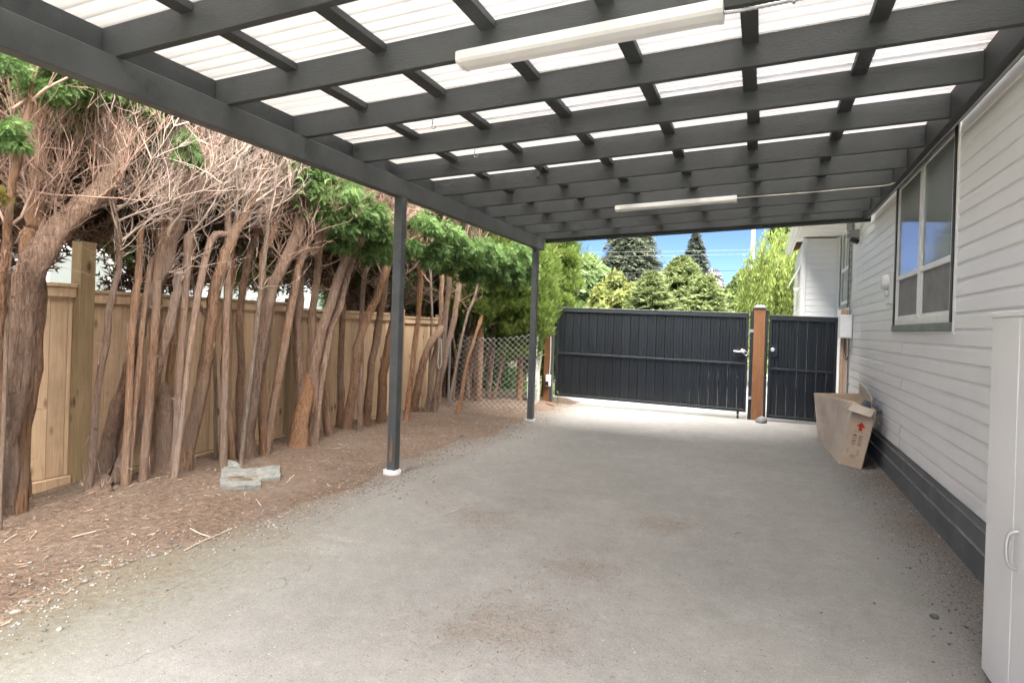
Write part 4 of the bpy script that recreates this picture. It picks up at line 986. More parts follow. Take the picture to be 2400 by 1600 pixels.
c1 = chain('sagging chain-link mesh leaning between the fence end and the far carport post', (-4.95, 9.55, .02), (-3.62, 9.88, .02), 1.30, .10, .052, 1)
c2 = chain('loose chain-link mesh running from the far carport post to the gate', (-3.66, 9.98, .02), (-3.98, 11.3, .02), 1.32, .0, .052, 2)
MB().tube([(-5.02, 9.56, 0), (-5.02, 9.56, 1.36)], .022, 8).build('post', 'galvanised', c1)
# dark undergrowth closing the view behind the chain-link
for i in range(90):
    y = rr.uniform(8.6, 14.5); r = min(roots, key=lambda o: abs(o.location.y-y+.4))
    place('foliage', BROWN[rr.randrange(2)] if i % 5 < 3 else BIG[rr.randrange(3)], r, (rr.uniform(-7.4,-5.3) if y > 11.8 else rr.uniform(-7.2,-5.75), y, rr.uniform(.1, 2.4)), (0, 0, rr.uniform(0, 6.28)), rr.uniform(.8, 1.2))
for i in range(12):
    x, y = rr.uniform(-5.7,-4.6), rr.uniform(9.9, 11.5); r = roots[13]
    MB().tube(spline([(x, y, -.05), (x+rr.uniform(-.1,.2), y+rr.uniform(-.1,.1), .9), (x+rr.uniform(-.1,.4), y+rr.uniform(-.2,.2), 1.8), (x+rr.uniform(0,.4), y, 2.8)], 4), [.028]*5+[.022]*5+[.014]*3, 7, jit=.12).build('stem', 'bark', r, fixn=False)

# ------------------------------------------------------------------ small things tied to the trunks
def wire_ring(c, r, tilt, label, seed):
    g = random.Random(seed); pts = []
    for k in range(34):
        a = k/11*2*math.pi; pts.append(Vector(c)+Vector((r*(1+.05*g.random())*math.cos(a), r*(1+.05*g.random())*math.sin(a), .03*k/11+tilt*math.cos(a))))
    tag(MB().tube(pts, .0022, 5).build('wire_loop', 'wire_white'), label, 'wire')
p = atX(40, 815, -4.83); wire_ring((p.x-.02, p.y, p.z), .108, .03, 'thin pale wire wound round the thickest hedge trunk', 1)
p = atX(622, 750, -4.70); wire_ring((p.x, p.y, p.z), .080, .01, 'thin pale wire wound round the reddish forked hedge trunk', 2)
p = atX(1018, 850, -4.72)
lp_ = [(p.x+.06, p.y, p.z+.40), (p.x+.075, p.y, p.z+.25), (p.x+.06, p.y, p.z), (p.x+.085, p.y+.01, p.z-.08), (p.x+.115, p.y+.01, p.z-.02), (p.x+.12, p.y, p.z+.15), (p.x+.10, p.y, p.z+.38)]
tag(MB().tube(spline(lp_, 5), .007, 6).build('rope_loop', 'wire_white'), 'white rope loop hanging from the curving hedge trunk', 'rope')

# ------------------------------------------------------------------ cardboard box leaning on the wall
bx = thing('cardboard_box', 'long torn cardboard carton with red arrow leaning on the siding', 'box', (1.0, 8.6, 0))
A0, B0 = atZ(1967, 1086), atZ(2019, 1100)                       # foot of the printed end
A1, B1 = atY(2002, 945, 8.30), atY(2054, 962, 8.05)
du = Vector((-.10, 1.55, 0))
C0 = A0+du; D0 = B0+du*1.0; C1 = atY(1908, 921, 9.85); D1 = B1+Vector((.02, 1.5, .06))
B1.x = min(B1.x, 1.325); D1.x = min(D1.x, 1.328); D0.x = min(D0.x, 1.26)
def panel(name, q, m, th=.006, sag=0):
    q = [Vector(p) for p in q]; n = (q[1]-q[0]).cross(q[3]-q[0]).normalized()
    U = 9; V = []
    for off in (0, th):
        for j in range(U+1):
            for i in range(U+1):
                a, b = i/U, j/U; p_ = (q[0]*(1-a)+q[1]*a)*(1-b)+(q[3]*(1-a)+q[2]*a)*b
                V.append(p_ - n*off + n*sag*(math.sin(a*math.pi)*math.sin(b*math.pi)) + n*abs(sag)*.25*math.sin(a*9+b*7))
    k = (U+1)**2; Fs = []
    for j in range(U):
        for i in range(U):
            a = j*(U+1)+i; Fs += [(a, a+1, a+U+2, a+U+1), (k+a, k+a+U+1, k+a+U+2, k+a+1)]
    rim = [i for i in range(U+1)] + [j*(U+1)+U for j in range(1, U+1)] + [U*(U+1)+i for i in range(U-1, -1, -1)] + [j*(U+1) for j in range(U-1, 0, -1)]
    for a, b in zip(rim, rim[1:]+rim[:1]): Fs.append((a, k+a, k+b, b))
    return MB().add(V, Fs).build(name, m, bx)
front = panel('printed_end', [A0, B0, B1, A1], 'cardboard', .006, 0)
panel('long_side', [C0, A0, A1, C1], 'cardboard_pale', .006, -.03)
panel('wall_side', [B0, D0, D1, B1], 'cardboard', .006, 0)
panel('bottom', [A0+Vector((0,0,.004)), C0+Vector((0,0,.004)), D0+Vector((0,0,.004)), B0+Vector((0,0,.004))], 'cardboard', .006)
panel('far_end', [D0, C0, C1, D1], 'cardboard', .006)
fu, fv = (B0-A0), (A1-A0); fn = fu.cross(fv).normalized()
if fn.y > 0: fn = -fn
def FP(u, v, off=.0015): return A0*(1-u)*(1-v)+B0*u*(1-v)+B1*u*v+A1*(1-u)*v + fn*off
panel('end_flap', [FP(.02, 1, .01), FP(.98, 1, .01), FP(1.02, .86, .06), FP(-.02, .86, .06)], 'cardboard_pale', .006)
wl_top = [B1+Vector((0, .3, 0)), D1, D1+Vector((.0, 0, .16)), B1+Vector((.0, .35, .13))]
for q in wl_top: q.x = min(q.x, 1.325)
panel('wall_flap', wl_top, 'cardboard_pale', .005)
panel('side_flap', [C1+Vector((.006,0,0)), A1+Vector((.0,.0,0)), A1+Vector((.05, .02, .01)), C1+Vector((.09, .02, -.02))], 'cardboard', .005)
tp_ = [C1, A1, A1+(A0-A1)*.22, C1+(C0-C1)*.2]; nn_ = (A1-C1).cross(C0-C1).normalized(); nn_ = -nn_ if nn_.x > 0 else nn_
# printing
def poly(pts, m, nm): MB().add([FP(u, v) for u, v in pts], [tuple(range(len(pts)))]).build(nm, m, front)
poly([(.46,.60),(.62,.60),(.62,.665),(.74,.665),(.54,.745),(.34,.665),(.46,.665)], 'red_print', 'red_arrow')
mb = MB()
def quad(u0, v0, u1, v1): mb.add([FP(u0,v0), FP(u1,v0), FP(u1,v1), FP(u0,v1)], [(0,1,2,3)])
for k in range(9): 
    if k % 3 != 2: quad(.34+k*.045, .572, .34+k*.045+.034, .584)
mb.build('caption', 'red_print', front); mb = MB()
def frame(u, v, s_=.17, h_=.075, t_=.014):
    quad(u, v, u+s_, v+t_*.5); quad(u, v+h_-t_*.5, u+s_, v+h_); quad(u, v+t_*.5, u+t_, v+h_-t_*.5); quad(u+s_-t_, v+t_*.5, u+s_, v+h_-t_*.5)
def fan(pts): mb.add([FP(u, v) for u, v in pts], [tuple(range(len(pts)))])
for (u, v) in ((.30, .455), (.56, .455), (.30, .36), (.56, .36)): frame(u, v)
fan([(.385+.055*math.cos(a), .497+.022*math.sin(a)) for a in np.linspace(0, math.pi, 9)]); quad(.380, .468, .390, .497)         # umbrella
quad(.60, .468, .612, .515); quad(.625, .468, .637, .515); quad(.655, .468, .667, .515); quad(.60, .488, .667, .494)              # stacking bars
fan([(.345,.422),(.425,.422),(.41,.402),(.36,.402)]); quad(.380,.380,.390,.402); quad(.36,.374,.41,.380)                          # glass
fan([(.645,.424),(.67,.405),(.62,.405)]); quad(.60,.378,.69,.384); quad(.60,.388,.69,.394)                                        # handling mark
for k in range(3): quad(.16, .27-k*.03, .26, .276-k*.03); quad(.62, .27-k*.03, .74, .276-k*.03)
for k in range(2): quad(.36, .18-k*.03, .60, .187-k*.03)
mb.build('handling_symbols', 'brown_print', front)
fm = thing('foam_block', 'dark grey moulded packing piece poking out of the torn carton', 'packing', (1.12, 8.45, .75))
c_ = (A1+B1)/2+Vector((.06, .30, -.02))
MB().box(tuple(c_-Vector((.07,.10,.16))), tuple(c_+Vector((.07,.10,.06))), rot=Matrix.Rotation(.5, 3, 'Y')).build('block', 'foam_grey', fm, bevel=.01)
c_ = c_+Vector((.06, -.06, -.03)); MB().box(tuple(c_-Vector((.04,.05,.12))), tuple(c_+Vector((.04,.05,.05))), rot=Matrix.Rotation(.7, 3, 'Y')).build('lug', 'foam_grey', fm, bevel=.008)

# ------------------------------------------------------------------ broken slab, stones, rock
slab = thing('broken_slab', 'broken L-shaped slab of pale mossy concrete lying on the needle bed', 'concrete slab', tuple(atZ(575, 1110, .08)))
out = [(517,1140),(519,1108),(527,1096),(526,1078),(540,1071),(552,1074),(566,1084),(568,1094),(600,1096),(640,1093),(660,1091),(657,1116),(622,1117),(611,1119),(611,1133),(575,1138)]
def up(p): return atY(p[0], p[1], 0)
sl = []
for (x, y) in out:
    q = atZ(x, y, .085) if y > 1090 else atZ(x, 1094, .085); h_ = .085+.015*math.sin(x*.11)+(max(0, 1094-y))*.0035
    sl.append(Vector((q.x - max(0, 1094-y)*.004, q.y, h_)))
bm = bmesh.new(); g_ = random.Random(4)
ring = []
for a, b in zip(sl, sl[1:]+sl[:1]):
    ring += [a, a.lerp(b, .5)+Vector((g_.uniform(-.012,.012), g_.uniform(-.012,.012), g_.uniform(-.008,.008)))]
vt = [bm.verts.new(p-Vector(slab.location)) for p in ring]; f = bm.faces.new(vt)
ex = bmesh.ops.extrude_face_region(bm, geom=[f]); low_ = [v for v in ex['geom'] if isinstance(v, bmesh.types.BMVert)]
for v in low_: v.co.z = -.08
bmesh.ops.triangulate(bm, faces=bm.faces)
bmesh.ops.subdivide_edges(bm, edges=list(bm.edges), cuts=2, fractal=.35, along_normal=.7, seed=3)
bmesh.ops.subdivide_edges(bm, edges=list(bm.edges), cuts=1, fractal=.3, along_normal=.7, seed=5)
bmesh.ops.recalc_face_normals(bm, faces=bm.faces)
me = bpy.data.meshes.new('slab_body'); bm.to_mesh(me); bm.free(); me.materials.append(M['mossy_concrete']); place('slab_body', me, slab)
def stone_mesh(seed, m, flat=.55):
    g = random.Random(seed); bm = bmesh.new(); bmesh.ops.create_icosphere(bm, subdivisions=2, radius=1)
    off = [Vector((g.uniform(-1,1), g.uniform(-1,1), g.uniform(-1,1))).normalized() for _ in range(7)]
    for v in bm.verts:
        s_ = 1+sum(.10*math.sin(3*v.co.dot(o_)+k) for k, o_ in enumerate(off))*.6; v.co *= s_; v.co.z *= flat
    for f in bm.faces: f.smooth = True
    me = bpy.data.meshes.new('stone'); bm.to_mesh(me); bm.free(); me.materials.append(M[m]); return me
SM = [stone_mesh(k, 'stone_grey' if k % 2 else 'stone_pale') for k in range(8)]
def stone(px, py, s_, label, mesh=None, z=.0, grp='stones on the needle bed', nm='stone'):
    p = atZ(px, py, z); o = place(nm, mesh or SM[hash((px, py)) % 8], None, (p.x, p.y, max(bed_h(p.x, p.y), 0)+s_*.2), (random.uniform(-.2,.2), random.uniform(-.2,.2), random.uniform(0,6)), (s_*.8, s_*.65, s_*.7))
    return tag(o, label, 'stone', grp)
stone(1783, 990, .135, 'fist-sized grey rock at the foot of the orange-brown gate post', stone_mesh(91, 'stone_grey', .8), grp=None, nm='rock')
random.seed(21)
for (x, y, s_) in ((62,1412,.045),(38,1436,.05),(200,1363,.04),(218,1372,.028),(70,1338,.03),(30,1370,.03),(195,1328,.028),(112,1353,.028),(285,1325,.036),(265,1305,.025),(415,1278,.032),(418,1262,.022),(393,1276,.018),(360,1303,.04),(335,1283,.022),(445,1186,.03),(415,1188,.025),(500,1160,.026),(285,1159,.028),(512,1207,.022),(815,1096,.034),(798,1088,.03),(792,1106,.022),(790,1120,.02),(760,1128,.018),(812,1130,.02),(805,1140,.022),(845,1130,.022),(862,1136,.02),(770,1100,.018),(735,1102,.02),(740,1118,.018),(1082,1025,.045),(1052,1048,.022),(1000,1052,.018),(610,1233,.024),(146,1282,.02),(550,1165,.016),(640,1150,.02)):
    lab = {62: 'flat dark grey stone in the brown needles at the near end of the bed', 1082: 'rounded grey stone on the needle bed between the two carport posts', 360: 'flat pale oval stone near the bed edge below the sawn stump', 815: 'pale rounded stone topping the pebble patch left of the post collar'}.get(x)
    mi = (x*7+y*3) % 8; tone = 'grey' if mi % 2 else 'pale'
    where = ('in the pebble patch beside the white post collar' if 725 < x < 875 else 'between the two carport posts' if x > 900 else 'in front of the broken slab' if x > 480 else 'among the sticks below the sawn stump' if x > 320 else 'in the needles below the thickest trunk' if x > 150 else 'at the near end of the needle bed')
    stone(x, y, s_*.62, lab or 'small %s rounded stone %s' % (tone, where), SM[mi], 0, 'stones on the needle bed')
random.seed(22)
for (x, y, s_) in ((2190,1447,.03),(2305,1533,.024),(2050,1180,.02),(2136,1132,.018),(1868,1082,.012),(2075,1205,.015),(2265,1470,.016),(2215,1420,.016),(140,1475,.02),(103,1478,.015),(1925,1435,.012)):
    stone(x, y, s_, 'small stray pebble on the asphalt ' + ('beside the white cabinet' if x > 2180 else 'along the grey foundation' if x > 1860 else 'at the near end of the needle bed'), None, 0, 'pebbles on the asphalt', 'pebble')
# a fallen piece of bark near the gate, sticks on the bed and the drive
tag(MB().tube([atZ(1270, 945, .02), atZ(1285, 947, .035), atZ(1300, 950, .02)], [.03, .045, .02], 7, jit=.2).build('bark_chunk', 'bark'), 'dark red-brown chunk of bark on the ground near the keypad post', 'bark')
random.seed(30)
def stick(pts, r, lab, m='twig_pale'):
    P = [atZ(x, y, .02) for x, y in pts]; P = [Vector((p.x, p.y, max(bed_h(p.x, p.y), 0)+.008+.004*k)) for k, p in enumerate(P)]
    tag(MB().tube(spline(P, 5), r*.75, 5, jit=.15).build('stick', m), lab, 'stick', 'fallen sticks')
stick([(432,1285),(480,1262),(520,1247),(543,1238)], .005, 'long pale stick lying across the bed edge by pebbles')
stick([(445,1243),(470,1250),(492,1256)], .006, 'short stout tan stick beside the long pale one')
stick([(10,1285),(38,1270)], .007, 'pale splinter at the near end of the needle bed')
stick([(70,1280),(85,1262),(68,1268)], .005, 'curled pale strip of bark on the needle bed')
stick([(165,1278),(190,1272),(225,1262)], .005, 'straight tan twig lying amid the brown needles')
stick([(672,1142),(690,1122)], .009, 'pale split stick standing out beside the broken slab')
stick([(1040,1203),(1075,1190),(1110,1182)], .003, 'thin pale twig curved on the open asphalt')
stick([(880,1185),(905,1178)], .003, 'short thin twig on the asphalt near the white collar')
stick([(600,1172),(612,1190)], .005, 'small tan splinter on the bed edge above the scuff')
stick([(745,1060),(790,1066),(815,1052)], .004, 'wavy dry twig on the bed beside the broad trunk')
stick([(1722,1246),(1735,1243)], .004, 'tiny pale stub of wood alone on the open asphalt')

# ------------------------------------------------------------------ needle litter
def litter(name, label, n, fn, ln, w, m, seed):
    g = np.random.default_rng(seed); P = fn(g, n); k = len(P)
    a = g.uniform(0, 2*math.pi, k); d = np.stack([np.cos(a), np.sin(a), g.normal(0, .18, k)], 1); s_ = np.stack([-np.sin(a), np.cos(a), g.normal(0, .3, k)], 1)
    L = ln*g.uniform(.4, 1.6, k)[:,None]; W = w*g.uniform(.6, 1.5, k)[:,None]; b = np.stack([-np.sin(a), np.cos(a), 0*a], 1)*g.normal(0, .25, k)[:,None]*L
    V = np.concatenate([P-d*L-s_*W, P-d*L+s_*W, P+b-s_*W*.8, P+b+s_*W*.8, P+d*L-s_*W*.3, P+d*L+s_*W*.3]); i = np.arange(k)
    Fq = np.concatenate([np.stack([i, i+2*k, i+3*k, i+k], 1), np.stack([i+2*k, i+4*k, i+5*k, i+3*k], 1)]); av = g.uniform(0, 1, k)
    o = place(name, npmesh(name, V, Fq, m, np.concatenate([av, av]))); tag(o, label, 'litter', kind='stuff')
def on_bed(g, n):
    y = 1.2 + 10.2*g.uniform(0, 1, n)**1.5; x = g.uniform(-5.3, -3.1, n); z = np.array([bed_h(a, b) for a, b in zip(x, y)]); k = z > -.02
    return np.stack([x, y, np.maximum(z, 0)+g.uniform(.002, .014, n)], 1)[k]
litter('needle_litter', 'brown fallen cedar needles covering the bed', 46000, on_bed, .021, .0011, 'needle_litter', 1)
litter('bark_flakes', 'pale flakes of bark and dry scraps on the bed', 3000, on_bed, .020, .0035, 'flake_litter', 11)
def on_drive(g, n):
    c = np.array([tuple(atZ(x, y)) for x, y in ((1130,1215),(1225,1465),(1080,1480),(1560,1230),(2140,1240),(2060,1130),(1960,1010),(1000,1160),(700,1260),(400,1380),(1350,1330))]); k = g.integers(0, len(c), n//2)
    p1 = c[k]+np.stack([g.normal(0, .22, n//2), g.normal(0, .25, n//2), 0*k], 1)
    p2 = np.stack([-3.3+4.6*g.uniform(0, 1, n//4)**1.3, g.uniform(1.2, 11.2, n//4), np.zeros(n//4)], 1)
    p3 = np.stack([-3.35+.6*np.abs(g.normal(0, .7, n//4)), g.uniform(1.0, 11.2, n//4), np.zeros(n//4)], 1)
    p4 = np.stack([1.29-np.abs(g.normal(0, .16, n//4)), g.uniform(3.3, 9.5, n//4), np.zeros(n//4)], 1)
    p = np.concatenate([p1, p2, p3, p4]); p = p[(p[:,0] < 1.29)]; p[:,2] = .003+g.uniform(0, .004, len(p)); return p
litter('drive_litter', 'scattered brown needles and crumbs on the asphalt', 13000, on_drive, .012, .0011, 'needle_litter', 2)

# weed at the gate foot
wd = thing('weed', 'small pale weed seedling at the foot of the wide gate', 'weed', (-3.66, 11.36, 0))
wp = atY(1307, 930, 11.30)
MB().tube([(wp.x, 11.3, -.01), (wp.x+.01, 11.3, .26)], [.005, .003], 5).build('stem', 'weed_leaf', wd)
for k in range(8):
    a = k*2.4; z = .04+.028*k; b = Vector((wp.x+.005, 11.3, z)); d = Vector((math.cos(a), math.sin(a)*.6, .5)).normalized(); s_ = d.cross(Vector((0,0,1))).normalized()*.018
    MB().add([b, b+d*.04+s_, b+d*.09+Vector((0,0,-.01)), b+d*.04-s_], [(0,1,2,3)]).build('leaf', 'weed_leaf', wd)

# ------------------------------------------------------------------ trees, pole and wires beyond the gate
def leafcloud(g, C, R, n, size, up=.3, asp=1.0, droop=0.0):
    """n leaf quads round centres C with radii R (clumped); returns V,F,attr"""
    k = g.integers(0, len(C), n); d = g.normal(size=(n,3)); d /= np.linalg.norm(d, axis=1)[:,None]
    P = C[k]+d*(R[k]*g.uniform(.35, 1.0, n)**.6)[:,None]
    nr = d*.7+g.normal(size=(n,3))*.6+np.array([0,0,up]); nr /= np.linalg.norm(nr, axis=1)[:,None]
    a = np.cross(nr, g.normal(size=(n,3))); a[:,2] -= droop; a -= nr*np.sum(a*nr, 1)[:,None]; a /= np.linalg.norm(a, axis=1)[:,None]; b = np.cross(nr, a)
    s_ = size*g.uniform(.6, 1.4, n)[:,None]
    V = np.concatenate([P-a*s_*asp, P+b*s_*.55, P+a*s_*asp, P-b*s_*.55]); i = np.arange(n)
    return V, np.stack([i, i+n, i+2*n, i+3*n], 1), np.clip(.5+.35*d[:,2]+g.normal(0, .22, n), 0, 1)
def trunk_to(root, base, top, r, m='bark_far', limbs=(), seed=0):
    g = random.Random(seed); b, tpt = Vector(base), Vector(top); mb = MB()
    mb.tube(spline([b, b.lerp(tpt, .35)+Vector((g.uniform(-.2,.2), 0, 0)), b.lerp(tpt, .7)+Vector((g.uniform(-.2,.2), 0, 0)), tpt], 4), [r*(1-.9*k/12) for k in range(13)], 8, jit=.08)
    for L in limbs: s_ = b.lerp(tpt, g.uniform(.3, .75)); mb.tube([s_, s_.lerp(Vector(L), .5)+Vector((0,0,-.15)), L], [r*.4, r*.25, r*.08], 6)
    mb.build('trunk', m, root)
def broad_tree(label, px, py_top, py_bot, wpx, Y, m, n=9000, seed=0, size=.13, ncl=60, shape='round', asp=1.2, droop=0, trunk=True):
    g = np.random.default_rng(seed); c = atY(px, (py_top+py_bot)/2, Y); zt = atY(px, py_top, Y).z; w = (atY(px+wpx/2, py_top, Y)-atY(px-wpx/2, py_top, Y)).length/2
    zb_ = max(.4, atY(px, py_bot, Y).z-1.2); root = thing('broadleaf_tree' if shape != 'spire' else 'conifer_tree', label, 'tree', (c.x, Y, 0), 'trees beyond the gate')
    h = zt-zb_; u = g.uniform(0, 1, ncl); an = g.uniform(0, 2*math.pi, ncl)
    rad = w*(np.sin(np.clip(u*.92+.06, 0, 1)*math.pi)**.55 if shape == 'round' else (1-u*.93))
    q = g.uniform(.35, 1, ncl)**.5; rc = w*g.uniform(.16, .34, ncl)*(1 if shape == 'round' else 1)*(.45+.55*np.clip(rad/w, 0, 1))
    rr_ = np.maximum(rad-rc, 0)*q
    C = np.stack([c.x+rr_*np.cos(an), Y+rr_*np.sin(an), zb_+h*u-rc*.8*(u > .8)], 1)
    V, Fq, A = leafcloud(g, C, rc, n, size, .3, asp, droop)
    trunk_to(root, (c.x, Y, -.2), (c.x, Y, zt-h*.12), max(.12, h*.022), limbs=[tuple(C[k]) for k in range(0, ncl, 5)], seed=seed)
    place('crown', npmesh('crown', V-np.array([c.x, Y, 0]), Fq, m, A), root)
def conifer(label, px, py_top, wpx_base, py_base, Y, m, seed, nb=260, per=46, size=.16, droop=.35, spread=1.0, tipup=False):
    g = np.random.default_rng(seed); top = atY(px, py_top, Y); zb_ = max(.5, atY(px, py_base, Y).z-2.0); w = (atY(px+wpx_base/2, py_base, Y)-atY(px-wpx_base/2, py_base, Y)).length/2
    root = thing('conifer_tree', label, 'tree', (top.x, Y, 0), 'trees beyond the gate'); h = top.z-zb_
    u = g.uniform(0, 1, nb)**.8; an = np.arange(nb)*2.399+g.normal(0, .3, nb); L = (w*(1-u)**.75*g.uniform(.65, 1.12, nb)+.12)*spread
    z = zb_+h*u; d = np.stack([np.cos(an), np.sin(an), np.zeros(nb)], 1)
    t_ = g.uniform(.12, 1, (nb, per)); base = np.stack([np.full(nb, top.x), np.full(nb, Y), z], 1)
    P = base[:,None]+d[:,None]*(L[:,None]*t_)[:,:,None]; P[:,:,2] += -(droop*L)[:,None]*t_**1.6 + (.5*L*droop)[:,None]*np.clip(t_-.75, 0, 1)*(3 if tipup else 1)
    sdv = np.stack([-np.sin(an), np.cos(an), np.zeros(nb)], 1); lat = g.normal(0, .16, (nb, per))*(L[:,None]*(1.05-t_*.6)); P = P+sdv[:,None]*lat[:,:,None]; P[:,:,2] += g.normal(0, .05, (nb, per))*w*.4-np.abs(lat)*.25
    P = P.reshape(-1, 3); n = len(P); D = (np.repeat(d, per, 0)*.8+np.repeat(sdv, per, 0)*np.sign(lat.reshape(-1))[:,None]*.6); D[:,2] += -.15 + (g.uniform(0,.7,n) if tipup else 0); D += g.normal(size=(n,3))*.25; D /= np.linalg.norm(D, axis=1)[:,None]
    B = np.cross(D, np.array([0,0,1.])+g.normal(size=(n,3))*.5); B /= np.linalg.norm(B, axis=1)[:,None]; s_ = size*g.uniform(.6, 1.5, n)[:,None]
    V = np.concatenate([P-D*s_*.4, P+B*s_*.2, P+D*s_, P-B*s_*.2]); i = np.arange(n); A = np.clip(t_.reshape(-1)*.75+g.normal(0, .18, n), 0, 1)
    trunk_to(root, (top.x, Y, -.2), (top.x, Y, top.z-.1), max(.1, h*.018), seed=seed)
    place('crown', npmesh('crown', V-np.array([top.x, Y, 0]), np.stack([i, i+n, i+2*n, i+3*n], 1), m, A), root)
broad_tree('tall pale green feathery tree against the sky beside the arborvitae', 1378, 598, 760, 150, 27, 'decid_leaf_pale', 16000, 41, .15, 110, 'round', 1.6, .6)
broad_tree('rounded yellow-green tree with golden top in front of the tall dark fir', 1448, 636, 770, 150, 23, 'decid_leaf_yellow', 13000, 42, .12, 90, 'round', 1.5)
conifer('tall broad grey-green fir rising behind the yellow-green tree', 1482, 470, 290, 740, 48, 'fir_leaf', 43, 1000, 84, .25, .35, 1.0)
conifer('narrow spire-shaped spruce standing alone against the blue sky', 1632, 545, 150, 720, 52, 'fir_leaf_blue', 44, 380, 70, .24, .35)
conifer('bushy young spruce with yellow tips, tallest of three', 1598, 606, 330, 790, 19, 'spruce_leaf', 45, 620, 60, .115, .02, 1.0, True)
conifer('bushy young spruce with yellow tips beside the yellow-green tree', 1528, 642, 240, 790, 17.5, 'spruce_leaf', 46, 420, 56, .11, .02, 1.0, True)
conifer('bushy young spruce with yellow tips beside the plum-grey tree', 1655, 650, 220, 790, 18, 'spruce_leaf', 47, 400, 56, .11, .02, 1.0, True)
broad_tree('plum-grey rounded tree behind the young spruces', 1668, 634, 770, 130, 36, 'plum_leaf', 10000, 48, .18, 80)
broad_tree('leafy mid-green tree beside the utility pole', 1745, 632, 780, 130, 26, 'decid_leaf', 11000, 49, .14, 80)
broad_tree('tall dark green maple behind the weeping willow', 1838, 490, 770, 150, 30, 'decid_leaf', 11000, 50, .18, 80)
broad_tree('distant mass of mid-green trees behind the willow and pole', 1900, 600, 770, 260, 60, 'decid_leaf', 8000, 51, .4, 60)
broad_tree('distant dark green tree low behind the young spruces', 1560, 668, 770, 260, 62, 'decid_leaf', 8000, 52, .4, 60)
broad_tree('distant green tree low behind the feathery tree', 1330, 650, 770, 200, 55, 'decid_leaf', 7000, 53, .4, 60)
broad_tree('tall green garden tree behind the arborvitae, mirrored in the big window', 1060, 380, 800, 380, 19, 'decid_leaf_pale', 9000, 54, .22, 70)
broad_tree('tall green garden tree behind the hedge, mirrored in the big window', 1180, 420, 800, 300, 24, 'decid_leaf', 9000, 55, .22, 70)
# willow
def willow(label, px, py_top, wpx, Y, seed):
    g = np.random.default_rng(seed); c = atY(px, py_top, Y); w = (atY(px+wpx/2, py_top, Y)-atY(px-wpx/2, py_top, Y)).length/2; zt = c.z
    root = thing('willow_tree', label, 'tree', (c.x, Y, 0), 'trees beyond the gate'); ns = 620
    an = g.uniform(0, 2*math.pi, ns); q = g.uniform(.05, 1, ns)**.6; x0 = c.x+w*q*np.cos(an); y0 = Y+w*q*np.sin(an); z0 = zt-1.3*q**2*w*.55-g.uniform(0, 1.9, ns)
    L = g.uniform(.7, 2.6, ns); per = 34; t_ = np.linspace(0, 1, per)[None]*np.ones((ns,1))
    sw = .35*w*.25; P = np.stack([x0[:,None]+np.cos(an)[:,None]*sw*np.sin(t_*1.6)+.12*(t_**2)*L[:,None]*-1, y0[:,None]+np.sin(an)[:,None]*sw*np.sin(t_*1.6), z0[:,None]-L[:,None]*t_**1.15+.12*np.sin(t_*3)], -1).reshape(-1,3)
    n = len(P); P += g.normal(0, .035, (n,3)); D = np.stack([g.normal(-.1,.35,n), g.normal(0,.35,n), -np.ones(n)], 1); D /= np.linalg.norm(D, axis=1)[:,None]; B = np.cross(D, g.normal(size=(n,3))); B /= np.linalg.norm(B, axis=1)[:,None]
    s_ = .105*g.uniform(.6, 1.4, n)[:,None]; V = np.concatenate([P-D*s_*.2, P+B*s_*.16+D*s_*.3, P+D*s_, P-B*s_*.16+D*s_*.3]); i = np.arange(n)
    A = np.clip(np.repeat(g.uniform(.15, 1, ns), per)+g.normal(0, .1, n), 0, 1)
    trunk_to(root, (c.x, Y, -.2), (c.x, Y, zt-.8), .22, limbs=[(x0[k], y0[k], z0[k]) for k in range(0, ns, 40)], seed=seed)
    place('crown', npmesh('crown', V-np.array([c.x, Y, 0]), np.stack([i, i+n, i+2*n, i+3*n], 1), 'willow_leaf', A), root)
willow('yellow-green weeping willow beyond the pedestrian gate', 1842, 520, 190, 19.5, 61)
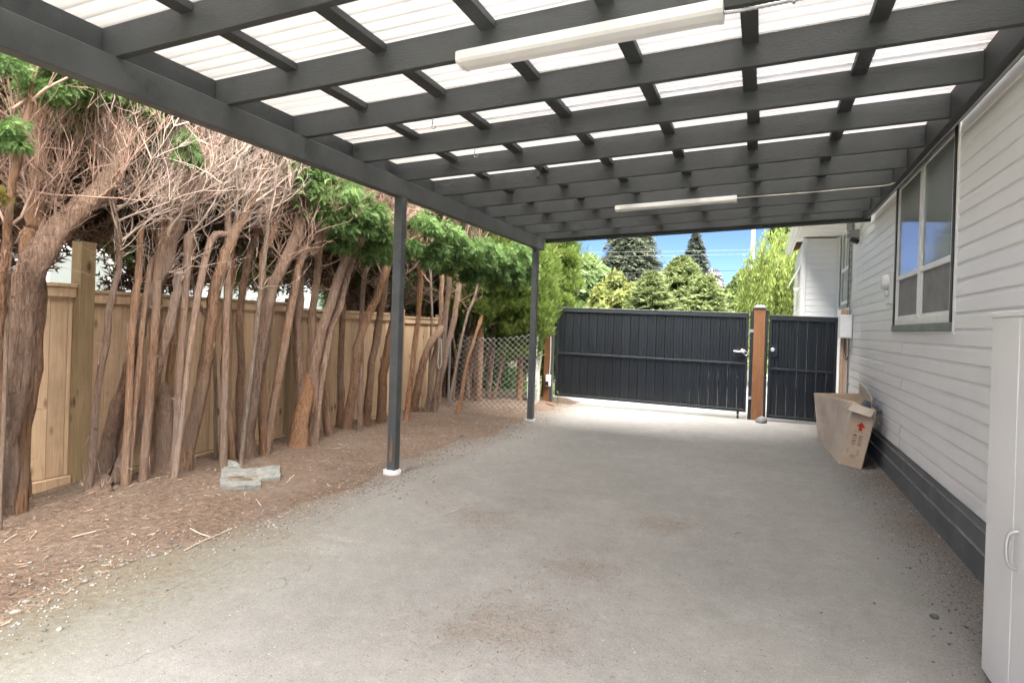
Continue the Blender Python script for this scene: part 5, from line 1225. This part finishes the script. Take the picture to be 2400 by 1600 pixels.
# utility pole with wires
pl = thing('utility_pole', 'slender pale utility pole rising beside the weeping willow', 'pole', tuple(atY(1762, 900, 21))[:2]+(0,))
pb = atY(1757, 725, 21); pt_ = atY(1769, 470, 21)
MB().tube([(pb.x-.03, 21, -.2), (pb.x, 21, pb.z), (pt_.x, 21, pt_.z)], [.085, .075, .06], 10).build('shaft', 'pole_grey', pl)
MB().box((pt_.x-.6, 20.95, pt_.z-.4), (pt_.x+.6, 21.05, pt_.z-.3)).build('crossarm', 'pole_grey', pl)
for k, (ya, yb_, Yw) in enumerate(((640, 632, 20.9), (590, 588, 30), (600, 598, 30.2))):
    a, b = atY(900, ya+3, Yw), atY(1690 if k == 0 else 1545, yb_, Yw); b2 = atY(2100, yb_-10, Yw)
    pts = [a.lerp(b2, q)+Vector((0, 0, -.10*math.sin(q*math.pi))) for q in np.linspace(0, 1, 14)]
    tag(MB().tube(pts, .009 if k == 0 else .0045, 5).build('overhead_wire', 'black_iron' if k == 0 else 'grey_plastic'), ('low dark overhead wire crossing in front of the yellow-green tree', 'pale upper wire crossing the tall dark fir', 'pale lower wire crossing the tall dark fir')[k], 'wire', 'overhead wires')

# grit and gravel along the ragged bed edge and the foundation
def grit(name, label, n, fn, r, m, seed):
    g = np.random.default_rng(seed); P = fn(g, n); k = len(P); R_ = r*g.uniform(.4, 1.5, k)**1.3
    base = np.array([(1,0,0),(-1,0,0),(0,1,0),(0,-1,0),(0,0,.7),(0,0,-.7)], float); Fo = np.array([(0,2,4),(2,1,4),(1,3,4),(3,0,4),(2,0,5),(1,2,5),(3,1,5),(0,3,5)])
    a = g.uniform(0, 6.28, k); c, s_ = np.cos(a), np.sin(a); V = base[None]*R_[:,None,None]*g.uniform(.65, 1.25, (k, 6, 1)); V = np.stack([V[:,:,0]*c[:,None]-V[:,:,1]*s_[:,None], V[:,:,0]*s_[:,None]+V[:,:,1]*c[:,None], V[:,:,2]], -1)+P[:,None]
    Fq = (Fo[None]+(np.arange(k)*6)[:,None,None]).reshape(-1, 3); o = place(name, npmesh(name, V.reshape(-1, 3), Fq, m, np.repeat(g.uniform(0, 1, k), 8))); tag(o, label, 'gravel', kind='stuff')
def edge_grit(g, n):
    y = 1.0+10.4*g.uniform(0, 1, n)**1.4; x = -3.36+.1*np.sin(y*1.7+.6)+.06*np.sin(y*4.3)+g.normal(.02, .16, n)
    return np.stack([x, y, np.array([max(bed_h(a, b), 0) for a, b in zip(x, y)])+.002], 1)
grit('edge_gravel', 'grey grit and crumbs along the ragged edge of the bed', 4200, edge_grit, .0065, 'grit_stone', 5)
def wall_grit(g, n): return np.stack([1.30-np.abs(g.normal(0, .22, n)), g.uniform(3.2, 10.5, n), np.full(n, .002)], 1)
grit('wall_gravel', 'dark grit gathered along the foot of the foundation', 2600, wall_grit, .0055, 'grit_stone', 6)
def drive_grit(g, n): return np.stack([g.uniform(-3.2, 1.25, n), 1.2+10*g.uniform(0, 1, n)**1.5, np.full(n, .001)], 1)
grit('drive_grit', 'tiny pale and dark grit scattered over the asphalt', 5200, drive_grit, .0032, 'grit_stone', 7)
